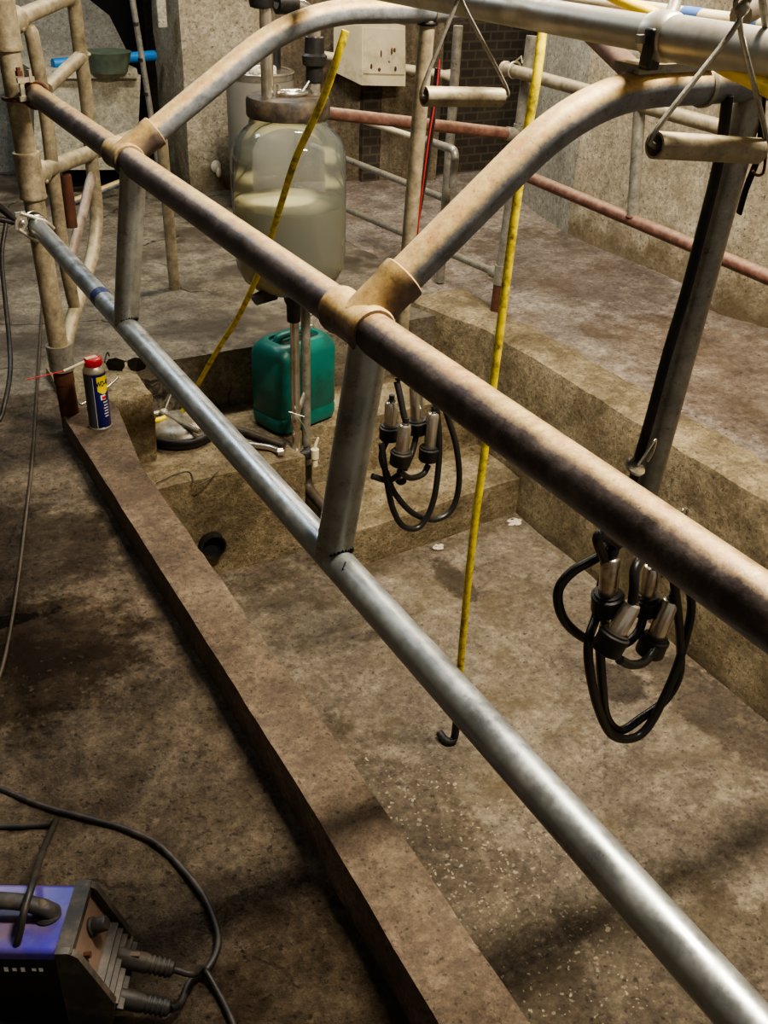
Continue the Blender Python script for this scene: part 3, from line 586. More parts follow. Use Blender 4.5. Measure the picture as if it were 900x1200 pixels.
# yellow hoses
yp = [(405, 36, 2.05), (397, 62, 2.06), (380, 112, 2.11), (363, 150, 2.16), (345, 190, 2.25), (326, 250, 2.4), (305, 315, 2.6), (280, 370, 2.83), (255, 410, 3.02), (235, 445, 3.15), (226, 462, 3.2), (214, 482, 3.22)]
mb = MB(); mb.tube(smooth_path([atY(*q) for q in yp], 5), .0085, 14); tag(mb.build('yellow_hose', M['yellow'], None, atY(*yp[-1])), 'grimy yellow hose slanting in front of the glass jar', 'hose')
yp = [atY(637, -20, 1.76), atY(636, 30, 1.74), atY(629, 90, 1.72), atY(617, 160, 1.72), atY(605, 240, 1.72), atY(592, 340, 1.72), atY(578, 450, 1.72), atY(565, 550, 1.72), atY(553, 640, 1.72), atY(543, 740, 1.73), atY(538, 800, 1.74), atY(535, 845, 1.745), atZ(533, 862, -.575), atZ(530, 868, -.588), atZ(523, 868, -.588), atZ(515, 859, -.586)]
mb = MB(); mb.tube(smooth_path(yp[:-4], 5), .0098, 14); yh = thing('yellow_hose', 'dirty yellow hose hanging straight down to the pit floor', 'hose', yp[-1]); mb.build('hose', M['yellow'], yh)
mb = MB(); mb.tube(smooth_path(yp[-5:], 5), .0115, 14); mb.build('hose_end', M['rubber'], yh, label='black end fitting on the pit floor')
yp = [atX(700, -14, 1.2), atX(740, 6, 1.18), atX(772, 20, 1.14), atX(800, 44, 1.09), atX(822, 62, 1.04), atX(850, 79, 1.0), atX(880, 93, .99), atX(925, 116, .98)]
mb = MB(); mb.tube(smooth_path(yp, 6), .0098, 14); tag(mb.build('yellow_hose', M['yellowclean'], None, yp[4]), 'clean bright yellow hose crossing under the steel pipeline, top right', 'hose')

# ------------------------------------------------------------------ FAR SIDE PIPEWORK
XR = 2.442
rb = thing('pipe_barrier', 'grey and rusty pipe barrier along the far side of the pit', 'barrier', atZ(581, 366, .05))
B0 = atZ(581, 366, .045); By = B0.y; XR = B0.x
mb = MB(); Bt = atY(624, 42, By); mb.tube([B0+(Bt-B0)*i/12 for i in range(13)], .0225, 18); mb.build('post', M['galv'], rb)
mb = MB(); mb.tube([B0, B0+(Bt-B0)*.13], .0245, 18); mb.build('post_sleeve', M['rustend'], rb, label='rust-brown sleeve at post foot')
def rpx(u, v): return atX(u, v, XR)
def btee(c, br):
    mb = MB(); mb.lathe(c-V((0, 0, .04)), [(.0235, 0), (.0285, .001), (.0285, .079), (.0235, .08)], (Bt-B0).normalized(), 20); mb.lathe(c, [(.025, 0), (.025, .06), (.022, .062)], br.normalized(), 20); return mb
At = B0+(Bt-B0)*((atY(610, 158, By).z-B0.z)/(Bt.z-B0.z)); Al = atZ(395, 134, .86)
Gt = B0+(Bt-B0)*((atY(587, 322, By).z-B0.z)/(Bt.z-B0.z)); 
mb = MB(); mb.tube([At, Al, Al+(Al-At)*.12], .0215, 18); mb.build('rail', M['rusty'], rb)
btee(At, Al-At).build('tee_fitting', M['galv'], rb)
Gl = rpx(404, 244); mb = MB(); mb.tube([Gt, Gl, Gl+(Gl-Gt)*.4], .0165, 16); mb.build('rail', M['galv'], rb); btee(Gt, Gl-Gt).build('tee_fitting', M['galv'], rb)
Fr, Fl = rpx(522, 233), rpx(404, 186); K0 = V((Fr.x, Fr.y, .04)); Kt = atX(537, 30, XR)
mb = MB(); mb.tube([Fr, Fl, Fl+(Fl-Fr)*.4], .0155, 16); mb.build('rail', M['galv'], rb)
mb = MB(); mb.tube([K0, Kt], .0195, 16); mb.build('post', M['galv'], rb)
C0, C1 = rpx(594, 81), rpx(848, 150); mb = MB(); mb.tube([C0, C1, C1+(C1-C0)*1.0], .0225, 18); mb.lathe(C0+(C0-C1).normalized()*.02, [(.018, 0), (.027, .003), (.028, .014), (.024, .02)], C1-C0, 18); mb.build('top_rail', M['gatepipe'], rb)
mb = MB(); mb.torus(rpx(603, 82), .028, .004, C1-C0); mb.tube([rpx(604, 72), rpx(611, 66), rpx(612, 74)], .003, 8); mb.build('wire_tie', M['zinc'], rb)
Dl, Dr = rpx(612, 204), rpx(900, 325); mb = MB(); nD = 24; mb.tube([Dl+(Dr+(Dr-Dl)*.8-Dl)*i/nD for i in range(nD+1)], .0215, 18); mb.build('middle_rail', M['rusty'], rb, label='rust-red middle rail')
Et, Eb = rpx(750, 122), rpx(741, 258); mb = MB(); mb.tube([Eb, Et], .0195, 18); mb.build('upright', M['galv'], rb); mb = MB(); mb.torus(Eb+V((0, 0, .012)), .0205, .004); mb.build('weld_bead', M['rustend'], rb)
ep = [atX(420, 140, 2.3), atX(456, 153, 2.3), atX(503, 166, 2.3), atX(534, 176, 2.3)]; e2 = atX(527, 219, 2.3); e2 = V((ep[-1].x, ep[-1].y+.005, e2.z))
el = thing('elbow_pipe', 'grey water pipe ending in a downturned elbow near the far post', 'pipe', e2)
mb = MB(); mb.tube([ep[0], ep[2]], .0125, 14); mb.build('pipe', M['whitebox'], el); mb = MB(); mb.tube(fillet([ep[2], ep[3], e2], .035, 8), .0165, 16); mb.lathe(ep[2]-V((0, .0, 0)), [(.0175, -.02), (.02, -.018), (.02, .012), (.0165, .014)], ep[3]-ep[2], 16); mb.build('elbow', M['galv'], el)
mb = MB(); mb.tube([e2+V((0, 0, .05)), e2], .0145, 14); mb.build('spout', M['rusty'], el)

# ------------------------------------------------------------------ GLASS RECEIVER JAR
JX, JY = 1.338, 2.95
jar = thing('receiver_jar', 'big glass receiver jar half full of cloudy yellowish liquid', 'jar', (JX, JY, .40))
jz = lambda v: atY(337, v, JY).z
R0 = .179
prof = [(.03, .372), (.07, .382), (.12, .402), (.155, .432), (.173, .47), (R0, .52), (R0, .80), (.174, .835), (.158, .87), (.136, .893), (.122, .905), (.117, .93), (.117, .945)]
mb = MB(); mb.lathe((JX, JY, 0), prof, (0, 0, 1), 48, cap=False); mb.build('glass_body', M['glass'], jar)
zl = .675; lp = [(r-.004, h+.002) for r, h in prof if h < .53]+[(R0-.004, .6), (R0-.004, zl-.002), (R0-.006, zl)]
mb = MB(); mb.lathe((JX, JY, 0), lp, (0, 0, 1), 48); mb.build('liquid', M['liquid'], jar)
mb = MB(); mb.lathe((JX, JY, .93), [(.112, -.002), (.124, 0), (.127, .006), (.127, .046), (.122, .056), (.108, .060), (.03, .062)], (0, 0, 1), 44); lid = mb.build('lid', M['lid'], jar)
s_ = thing
ip = V((JX-.075, JY-.02, .99)); mb = MB(); mb.tube([ip, ip+V((0, 0, .45))], .0185, 20); mb.build('inlet_pipe', M['steel'], jar)
mb = MB(); mb.lathe(ip+V((-.012, 0, .235)), [(.02, 0), (.033, .004), (.036, .02), (.036, .045), (.026, .05), (.026, .12)], (0, 0, 1), 20); mb.build('rubber_coupling', M['rubber'], jar)
op = V((JX+.083, JY-.01, .99)); mb = MB(); mb.tube([op, op+V((0, 0, .05))], .018, 18); mb.tube(fillet([op+V((0, 0, .11)), op+V((0, 0, .235)), op+V((-.12, .0, .25))], .09, 10), .0185, 18); mb.build('outlet_bend', M['steel'], jar)
mb = MB(); mb.lathe(op+V((0, 0, .032)), [(.022, 0), (.026, .004), (.026, .045), (.036, .05), (.038, .075), (.03, .082), (.028, .125), (.02, .127)], (0, 0, 1), 22); mb.build('rubber_coupling', M['rubber'], jar)
mb = MB(); mb.tube([op+V((-.12, 0, .25)), op+V((-.06, 0, .25))], .032, 16); mb.build('rubber_coupling', M['rubber'], jar)
mb = MB(); mb.torus((JX+.0, JY-.03, 1.0), .045, .007, (0, 0, 1), 28, 10, 1, .6); mb.tube([V((JX-.045, JY-.03, .99)), V((JX-.045, JY-.03, 1.025))], .006, 10); mb.tube([V((JX+.03, JY-.03, 1.0)), V((JX+.055, JY-.03, 1.03))], .006, 8, flat=(.4, 1.4)); mb.build('lid_clamp', M['steel'], jar)
# clips round the bottom of the jar, outlet and stand pipe
mb = MB(); mb.lathe((JX+.01, JY, .275), [(.02, -.0), (.023, .002), (.024, .06), (.03, .07), (.034, .088), (.034, .10)], (0, 0, 1), 22); mb.prism([atY(u, v, JY-.06) for u, v in ((295, 349), (322, 336), (329, 341), (325, 351), (301, 358))], (0, .02, 0)); mb.build('outlet_boot', M['rubber'], jar)
zb = atY(345, 527, JY).z
mb = MB(); mb.tube([V((JX+.012, JY, .32)), V((JX+.014, JY, zb+.01))], .0155, 18); mb.lathe((JX+.013, JY, zb+.09), [(.0165, 0), (.018, .002), (.018, .05), (.0165, .052)], (0, 0, 1), 16); mb.lathe((JX+.014, JY, zb), [(.022, 0), (.026, .003), (.026, .009), (.016, .011)], (0, 0, 1), 18); mb.build('outlet_pipe', M['steel'], jar)
sp = V((JX+.068, JY+.03, 0))
mb = MB(); mb.tube([V((sp.x, sp.y, .38)), V((sp.x, sp.y, -.05)), V((sp.x, sp.y, -.43))], .0165, 18); mb.build('stand_pipe', M['galv'], jar)
mb = MB(); mb.tube([V((sp.x, sp.y, .0)), V((JX+.015, JY, -.08))], .012, 12, flat=(1, .7)); mb.build('stand_brace', M['galv'], jar)
tp = V((JX+.014, JY, zb-.022)); mb = MB(); mb.tube([tp+V((-.05, .0, -.004)), tp+V((.05, .0, -.004))], .024, 18); mb.lathe(tp, [(.018, -.0), (.018, .024)], (0, 0, 1), 14); mb.build('drain_tee', M['rubber'], jar)
vp = tp+V((.062, -.025, -.02)); mb = MB(); mb.lathe(vp, [(.009, -.03), (.011, -.028), (.011, 0), (.015, .004), (.015, .04), (.008, .046)], (0, 0, 1), 14); mb.tube([vp+V((0, 0, .045)), vp+V((.004, 0, .06)), vp+V((.014, 0, .085))], [.006, .006, .004], 10); mb.build('drain_valve', M['cream'], jar, label='cream plastic drain valve')
mb = MB(); mb.tube(smooth_path([vp+V((.01, .01, .08)), vp+V((-.03, -.01, .1)), vp+V((-.05, -.02, .15)), vp+V((-.08, -.01, .2)), vp+V((-.1, 0, .21)), vp+V((-.05, -.02, .19))], 5), .0018, 6); mb.build('tie_wire', M['zinc'], jar)
mb = MB(); mb.tube(fillet([V((sp.x, sp.y, -.30)), V((sp.x, sp.y, -.40)), V((sp.x+.0, sp.y-.28, -.415))], .05, 6), .021, 14); tag(mb.build('drain_pipe', M['darkpipe'], None, V((sp.x, sp.y, -.43))), 'dark drain pipe running from the jar stand onto the lower step', 'pipe')

# tall drum behind the jar
dr = thing('drum', 'tall grey translucent drum with metal rim standing behind the glass jar', 'drum', (2.2, 5.2, .03))
mb = MB(); mb.lathe((2.2, 5.2, .03), [(.165, 0), (.172, .01), (.175, .68), (.17, .685), (.155, .67), (.15, .1)], (0, 0, 1), 36); mb.build('body', M['drum'], dr)
mb = MB(); mb.torus((2.2, 5.2, .722), .172, .009, (0, 0, 1), 36); mb.lathe((2.2, 5.2, .69), [(.174, 0), (.177, .002), (.177, .03), (.172, .032)], (0, 0, 1), 36); mb.build('rim', M['steel'], dr)
mb = MB(); mb.lathe((2.31, 5.25, .70), [(.03, 0), (.03, .13), (.02, .135)], (0, 0, 1), 16); mb.build('spout', M['rubber'], dr); mb = MB(); mb.box((2.10, 5.2, .77), (.08, .1, .13), Matrix.Rotation(.5, 3, 'Y'), .02); mb.build('pump_head', M['rubber'], dr)
mb = MB()
for k in range(26): a = random.uniform(2.2, 5.4); r = random.uniform(.08, .15); mb.sphere((2.2+r*math.cos(a), 5.2+r*math.sin(a), .715+random.uniform(0, .03)), random.uniform(.012, .03), 7)
mb.build('crumpled_foil', M['foam'], dr)

# ------------------------------------------------------------------ SUMP ITEMS
jc = [atZ(u, v, -.2) for u, v in ((290, 502), (331, 515), (388, 492))]
fx = (jc[2]-jc[1]); fx.z = 0; W = .285; ex = fx.normalized(); ey = V((-ex.y, ex.x, 0)); DP = .19; HT = .338
jc0 = jc[1]+ex*W/2+ey*DP/2; jc0.z = -.2
can = thing('jerrycan', 'green plastic jerrycan standing in the sump behind the steel pipe', 'jerrycan', jc0)
Rj = Matrix((ex, ey, V((0, 0, 1)))).transposed()
def jr_(x, y, r, z): return [jc0+Rj@V((px, py, z)) for px, py in rrect(x, y, r, 6)]
mb = MB(); w, d = W/2, DP/2
mb.loft([jr_(w-.02, d-.02, .03, 0.001), jr_(w-.004, d-.004, .04, .012), jr_(w, d, .042, .03), jr_(w, d, .042, .06), jr_(w-.003, d-.003, .042, .065), jr_(w-.003, d-.003, .042, .07), jr_(w, d, .042, .075), jr_(w, d, .042, HT-.05), jr_(w-.006, d-.006, .045, HT-.025), jr_(w-.022, d-.022, .05, HT-.006), jr_(w-.035, d-.03, .045, HT), jr_(w-.05, d-.045, .03, HT-.001), jr_(w-.055, d-.048, .026, HT-.012)]); 
for s in (-.056, -.036):
    mb.tube([jc0+Rj@V((s, -d-.001, .02)), jc0+Rj@V((s, -d-.001, HT-.05)), jc0+Rj@V((s, -d+.012, HT-.018))], .0065, 10)
mb.build('body', M['green'], can)
mb = MB(); mb.tube(fillet([jc0+Rj@V((-.085, -.0, HT-.015)), jc0+Rj@V((-.07, -.0, HT+.014)), jc0+Rj@V((.06, -.0, HT+.014)), jc0+Rj@V((.075, -.0, HT-.015))], .03, 5), .0125, 14, flat=(1, 1.5)); mb.build('handle', M['green'], can)
mb = MB(); mb.box(jc0+Rj@V((0, -.035, HT-.004)), (.15, .02, .004), Rj); mb.build('recess_shade', M['black'], can)  # black slab paints the shade inside the handle recess
mb = MB(); nk = jc0+Rj@V((.102, .035, HT-.01)); mb.lathe(nk, [(.022, 0), (.024, .004), (.024, .02), (.02, .023), (.008, .024)], (0, 0, 1), 18); mb.build('neck', M['zinc'], can)
mb = MB(); mb.tube(fillet([nk+V((0, 0, .02)), nk+V((0, 0, .05)), nk+V((.07, -.0, .075)), nk+V((.2, .03, .06))], .03, 6), .007, 12); mb.build('suction_tube', M['galv'], can)
# bucket lid (claw bucket) lying in sump corner
lc = atZ(210, 512, -.2)+V((.01, .01, 0)); LS = 1.22
lb = thing('bucket_lid', 'dusty round metal bucket lid with black rubber rim lying in the sump', 'lid', lc)
mb = MB(); mb.lathe(lc+V((0, 0, .03)), [(.098*LS, 0), (.096*LS, .01), (.075*LS, .03), (.045*LS, .04), (.02*LS, .042)], (0, 0, 1), 34); mb.build('dome', M['galv'], lb)
mb = MB(); mb.torus(lc+V((0, 0, .03)), .098*LS, .012, (0, 0, 1), 36); mb.lathe(lc+V((0, 0, .003)), [(.1*LS, 0), (.104*LS, .004), (.104*LS, .026), (.09*LS, .027)], (0, 0, 1), 34); mb.build('rubber_rim', M['rubber'], lb)
mb = MB(); q = [atZ(u, v, -.13) for u, v in ((176, 486), (192, 484), (214, 497), (234, 506))]; mb.tube(smooth_path(q, 5), .0095, 12); mb.sphere(q[1]+V((0, 0, .004)), (.018, .016, .014), 10); mb.tube([q[1], q[1]+V((.05, .04, .06))], .004, 8); mb.build('valve', M['galv'], lb)
mb = MB(); q = [V((.87, 3.22, -.10)), atZ(172, 493, -.13), atZ(186, 492, -.13), atZ(194, 489, -.125)]; mb.tube(smooth_path(q, 5), .009, 12); mb.build('yellow_hose', M['yellowclean'], lb, label='short yellow hose stub')
mb = MB(); q = [V((.86, 3.24, -.08)), atZ(170, 486, -.11), atZ(182, 489, -.115)]; mb.tube(q, .0125, 12); mb.build('hose', M['darkpipe'], lb)
mb = MB(); q = [atZ(u, v, -.185) for u, v in ((150, 492), (230, 515), (262, 506), (285, 507), (312, 515), (334, 520), (343, 533))]; mb.tube(smooth_path([atZ(u, v, -.183) for u, v in ((246, 494), (268, 501), (290, 507), (315, 516), (333, 522))], 6), .0135, 12); tag(mb.build('suction_hose', M['darkpipe'], None, q[3]), 'dark dusty hose lying across the sump before the jerrycan', 'hose')
mb = MB(); mb.tube(smooth_path([atZ(u, v, -.186) for u, v in ((262, 512), (282, 519), (300, 522), (318, 525), (332, 531))], 6), .0115, 12); mb.lathe(atZ(325, 530, -.186), [(.016, 0), (.016, .02)], (1, -.3, 0), 14); tag(mb.build('steel_tube', M['steel'], None, atZ(300, 522, -.19)), 'short shiny steel tube leading to the drain tee', 'pipe')
mb = MB(); mb.tube(smooth_path([atZ(u, v, -.193) for u, v in ((183, 566), (205, 556), (222, 553), (229, 566), (242, 564), (256, 552))], 5), .002, 6); tag(mb.build('wire_offcut', M['darkpipe'], None, atZ(222, 553, -.195)), 'thin bent wire offcut on the sump edge below the lower rail', 'wire')
hc = atY(247, 637, 2.87); hl = thing('drain_hole', 'round black drain pipe mouth in the sump block face', 'drain', hc)
mb = MB(); mb.ring(hc+V((0, .03, 0)), hc+V((0, -.03, 0)), .048, .042, 26); mb.build('pipe_mouth', M['rubber'], hl); mb = MB(); mb.lathe(hc+V((0, -.006, 0)), [(.042, 0), (.0421, .004)], (0, 1, 0), 26); mb.build('dark_inside', M['void'], hl)

# ------------------------------------------------------------------ SMALL THINGS ON THE KERB
sc = atZ(118, 499, .10); sc.z = .10; RC = .0325; HC = .192
sp_ = thing('spray_can', 'blue spray lubricant can with red straw cap standing on the kerb', 'spray can', sc)
mb = MB(); mb.lathe(sc, [(RC-.003, .0), (RC, .004), (RC, HC-.01)], (0, 0, 1), 40, cap=True); mb.build('body', M['blue'], sp_)
mb = MB(); mb.lathe(sc, [(RC-.002, -.0), (RC+.0008, .001), (RC+.0008, .006), (RC, .007)], (0, 0, 1), 40); mb.build('base_rim', M['zinc'], sp_); mb = MB(); mb.lathe(sc+V((0, 0, HC-.012)), [(RC, 0), (RC+.0008, .002), (RC+.0006, .006), (RC-.004, .014), (RC-.008, .02), (.02, .022)], (0, 0, 1), 40); mb.build('shoulder', M['zinc'], sp_)
mb = MB(); mb.lathe(sc+V((0, 0, HC+.006)), [(.02, 0), (.025, .002), (.027, .010), (.0262, .02), (.022, .0245), (.01, .026)], (0, 0, 1), 30); cap = mb.build('cap', M['red'], sp_)
mb = MB(); R = Matrix.Rotation(math.radians(12), 3, 'Z'); mb.box(sc+V((-.004, 0, HC+.0318)), (.036, .018, .003), R, .002); mb.build('cap_top', M['cream'], cap)
s0 = atZ(88, 431, .315); s1 = atZ(74, 435, .315); s2 = atZ(31, 445, .315)
c0 = sc+V((-.02, 0, HC+.022))
mb = MB(); mb.tube([c0, s1], [.005, .0035], 10); mb.build('nozzle', M['cream'], sp_); mb = MB(); mb.tube([s1, s2], .0016, 8); mb.build('straw', M['red'], sp_)
phi0 = math.atan2(-sc.y, -sc.x)
def cyl(a, z, r): return sc+V((r*math.cos(a), r*math.sin(a), z))
def patch(a0_, a1_, z0, z1, r, fn=None, n=14):
    mb = MB(); mb.sheet(lambda i, j: cyl(a0_+(a1_-a0_)*i, (z0 if fn is None else fn(i))+(z1-(z0 if fn is None else fn(i)))*j, r), n, 3); return mb
aS = phi0+.72
patch(phi0-1.5, phi0-.28, .006, HC-.012, RC+.0003).build('grey_panel', M['greyprint'], sp_); patch(phi0-.26, phi0-.22, .006, HC-.02, RC+.0004).build('stripe', M['white'], sp_)
patch(aS-.62, aS+.62, .128, .172, RC+.0004, lambda i: .128-.012*math.sin(i*math.pi)).build('shield', M['canyellow'], sp_)
def text_on(txt, size, ac, zc, r, mat, name, squash=1.):
    cu = bpy.data.curves.new('lettering', 'FONT'); cu.body = txt; cu.size = size; cu.align_x = 'CENTER'; cu.align_y = 'CENTER'; cu.offset = size*.03
    ob = bpy.data.objects.new('lettering', cu); C.objects.link(ob); bpy.context.view_layer.update()
    me = bpy.data.meshes.new_from_object(ob.evaluated_get(bpy.context.evaluated_depsgraph_get()))
    mb = MB(); mb.add([cyl(ac+v.co.x*squash/r, zc+v.co.y, r) for v in me.vertices], [list(p.vertices) for p in me.polygons])
    bpy.data.objects.remove(ob); bpy.data.curves.remove(cu); bpy.data.meshes.remove(me)
    return mb.build(name, mat, sp_)
text_on('WD-40', .023, aS-.02, .149, RC+.0009, M['black'], 'lettering', .62)
pr = patch(aS-.42, aS+.1, .098, .114, RC+.0004); pr.build('red_white_label', M['white'], sp_); patch(aS-.28, aS+.1, .100, .109, RC+.0007).build('red_print', M['red'], sp_)
mb = MB()
for k, z in enumerate((.088, .078, .069, .060, .051, .042)): m2 = patch(aS-.22+.05*(k % 2), aS+.28, z, z+.003, RC+.0004); mb.add(m2.v, m2.f)
mb.build('small_print', M['white'], sp_)
# steel rod behind the can and sunglasses
mb = MB(); mb.tube(smooth_path([atZ(92, 470, .1), atZ(95, 474, .1), atZ(101, 471, .1), atZ(115, 461, .1), atZ(128, 452, .105), atZ(138, 443, .11)], 5), .0042, 10); tag(mb.build('steel_rod', M['steel'], None, atZ(115, 461, .1)), 'short bent steel rod lying behind the spray can', 'rod')
zg = .06; sg = thing('sunglasses', 'dark wraparound sunglasses resting on the concrete behind the spray can', 'sunglasses', atZ(147, 438, zg))
g0 = atZ(124, 436, zg); g1 = atZ(173, 435, zg); gx = (g1-g0).normalized(); gy = V((-gx.y, gx.x, 0)); gw = (g1-g0).length; gc = (g0+g1)/2
def lensp(s):
    pts = []
    for x, z in ((.005, .034), (.03, .042), (.055, .036), (.066, .022), (.058, .004), (.035, -.002), (.014, .003), (.004, .018)):
        pts.append(gc+gx*(s*x*gw/.132)+V((0, 0, z*1.2))+gy*(.012*(x/.066)**2))
    return pts if s > 0 else pts[::-1]
for s in (-1, 1):
    mb = MB(); mb.prism(lensp(s), gy*.003); ln = mb.build('lens', M['lens'], sg)
    e = gc+gx*(s*.066*gw/.132)+V((0, 0, .036)); mb = MB(); mb.tube(smooth_path([e, e+gy*.05+V((0, 0, .004)), e+gy*.10+V((0, 0, -.004)), e+gy*.13+V((0, 0, -.03))], 5), .0028, 8); mb.build('temple', M['black'], sg)
mb = MB(); mb.tube([gc-gx*.008+V((0, 0, .036)), gc+V((0, 0, .04)), gc+gx*.008+V((0, 0, .036))], .003, 8); mb.build('bridge', M['black'], sg)

# ------------------------------------------------------------------ WELDER bottom left
tA, tB = V((.138, 1.095, .2)), V((.078, .985, .2))        # top front corners (far, near)
wy = (tA-tB).normalized(); we = V((wy.y, -wy.x, 0)).normalized(); 
if we.x < 0: we = -we
wc = (tA+tB)/2; wc.z = 0; HW = (tA-tB).length/2; ww = HW
def wp(s, y, z): return wc+we*s+wy*y+V((0, 0, z))
wl = thing('welder', 'purple and black inverter welder on the floor at lower left', 'welder', wc)
def profile(z0, z1, w, r, n=4): return None
def wring(s, w, z0, z1, r): 
    h = (z1-z0)/2; return [wp(s, px, z0+h+pz) for px, pz in rrect(w, h, r, 4)]
mb = MB(); mb.loft([wring(-.36, ww-.004, .176, .199, .008), wring(-.012, ww-.004, .176, .199, .008)]); mb.build('cover', M['purple'], wl)
mb = MB(); mb.loft([wring(-.36, ww-.005, .008, .184, .006), wring(-.012, ww-.005, .008, .184, .006)])
for y in (-.04, .04): mb.box(wp(-.06, y, .005), (.03, .02, .012))
mb.build('lower_case', M['blackpanel'], wl)
mb = MB()
pf = [(0, .203), (.0, .203), (.02, .196), (.05, .10), (.05, .075), (.038, .0), (0, 0)]
def side(y, ins=0): return [wp(-.012, y, .202-ins), wp(.008, y, .203-ins), wp(.02, y, .194-ins), wp(.062, y, .085), wp(.05, y, .01+ins), wp(-.012, y, .006+ins)]
for y in (-ww-.001, ww-.010): mb.prism(side(y), wy*.011)
mb.prism([wp(-.012, -ww, .186), wp(.012, -ww, .188), wp(.012, -ww, .203), wp(-.012, -ww, .202)], wy*(2*ww)); mb.build('front_bezel', M['plastic'], wl)
mb = MB(); mb.prism([wp(-.02, -ww+.008, .19), wp(.008, -ww+.008, .186), wp(.030, -ww+.008, .130), wp(.052, -ww+.008, .08), wp(.042, -ww+.008, .012), wp(-.02, -ww+.008, .01)], wy*(2*ww-.016)); fp = mb.build('front_panel', M['dustpanel'], wl)
mb = MB()
for k in range(5):
    s = .034+.006*k; z = .122-.014*k; mb.prism([wp(s, -ww+.006, z), wp(s+.012, -ww+.006, z-.004), wp(s+.012, -ww+.006, z-.009), wp(s, -ww+.006, z-.006)], wy*(2*ww-.012))
mb.build('louvre', M['plastic'], wl)
kn = V((.93, 0, .37)).normalized(); nrm = (we*.93+V((0, 0, .4))).normalized()
mb = MB(); mb.lathe(wp(.018, .012, .160), [(.015, -.005), (.015, .004), (.012, .006), (.0115, .024), (.009, .027)], nrm, 12); mb.build('knob', M['plastic'], wl)
mb = MB(); mb.tube([wp(.016, -.034, .158), wp(.028, -.034, .160)], .005, 8); mb.build('switch', M['rustend'], wl)
mb = MB(); mb.tube(fillet([wp(-.030, .004, .198), wp(-.038, .004, .212), wp(-.075, .008, .222), wp(-.2, .012, .224), wp(-.33, .012, .21)], .03, 5), .0125, 14, flat=(.8, 1.1)); mb.lathe(wp(-.04, .004, .194), [(.02, 0), (.02, .008), (.016, .012)], (0, 0, 1), 22); hd = mb.build('handle', M['plastic'], wl)
mb = MB(); mb.lathe(wp(-.046, .004, .221), [(.0075, 0), (.0075, .003), (.004, .004)], (0, -.3, 1), 12); mb.build('screw', M['darkpipe'], hd)
mb = MB(); random.seed(3)
for k, (x0, hgt) in enumerate(((-.10, .010), (-.088, .007), (-.076, .010), (-.060, .006), (-.05, .008))): mb.box(wp(x0+.012, -ww-.0005+.0048, .158), (.006, .0006, hgt), Matrix.Rotation(math.atan2(we.y, we.x), 3, 'Z'))
mb.build('side_print', M['white'], wl)
mb = MB(); mb.prism([wp(-.40, -ww+.004, .012), wp(-.06, -ww+.004, .014), wp(-.075, -ww+.004, .026), wp(-.11, -ww+.004, .03), wp(-.125, -ww+.004, .042), wp(-.40, -ww+.004, .052)], wy*-.0012); mb.build('side_flash', M['plastic'], wl, label='grey jagged stripe on black side')
plugs = []
for (y, z) in ((.018, .082), (-.030, .055)):
    p0 = wp(.045, y, z); p1 = wp(.135, y-.006, z-.024); ax = (p1-p0).normalized(); L = (p1-p0).length
    prof = [(.014, 0), (.0155, .004), (.0155, L*.5)]
    for k in range(5): b = L*.52+k*L*.085; prof += [(.0145, b), (.0145, b+L*.045), (.0125, b+L*.05), (.0125, b+L*.08)]
    prof += [(.012, L*.97), (.007, L)]
    mb = MB(); mb.lathe(p0, prof, ax, 18)
    pg = mb.build('cable_plug', M['plastic'], wl); plugs.append(p1)
    if y > 0: mb = MB(); mb.box(p0+ax*L*.28+V((0, 0, .0152)), (.028, .008, .002), Matrix.Rotation(math.atan2(ax.y, ax.x), 3, 'Z'), .0009); mb.build('key_mark', M['dustpanel'], pg)
zf = .009
cA = [atZ(u, v, zf) for u, v in ((-60, 905), (0, 925), (50, 945), (105, 960), (150, 973), (185, 990), (215, 1020), (238, 1050), (253, 1085), (255, 1110), (243, 1135), (222, 1152))]+[plugs[1]+V((.02, .01, -.012)), plugs[1]]
mb = MB(); mb.tube(smooth_path(cA, 6), .0062, 12); tag(mb.build('welding_cable', M['cable'], None, cA[3]), 'thick black cable looping across the floor into the lower welder plug', 'cable')
cB = [plugs[0], plugs[0]+(plugs[0]-wp(.045, .018, .082)).normalized()*.03]+[atZ(u, v, z) for u, v, z in ((238, 1135, .02), (255, 1162, .007), (270, 1192, .007), (285, 1235, .007))]
mb = MB(); mb.tube(smooth_path(cB, 6), .0052, 12); tag(mb.build('welding_cable', M['cable'], None, cB[-1]), 'black cable running from the upper welder plug to the bottom edge', 'cable')
cC = [atZ(-40, 968, .008), atZ(0, 969, .008), atZ(40, 968, .008), atZ(58, 966, .012), atZ(66, 962, .02)]
cC2 = [atZ(u, v, z) for u, v, z in ((64, 966, .03), (50, 998, .12), (40, 1030, .232), (29, 1065, .238), (23, 1094, .214), (19, 1112, .19), (21, 1128, .15), (26, 1150, .09), (34, 1180, .02))]
mb = MB(); mb.tube(smooth_path(cC, 6)+smooth_path(cC2, 6), .0055, 12); tag(mb.build('power_cable', M['cable'], None, cC[0]), 'black cable draped over the purple welder casing', 'cable')

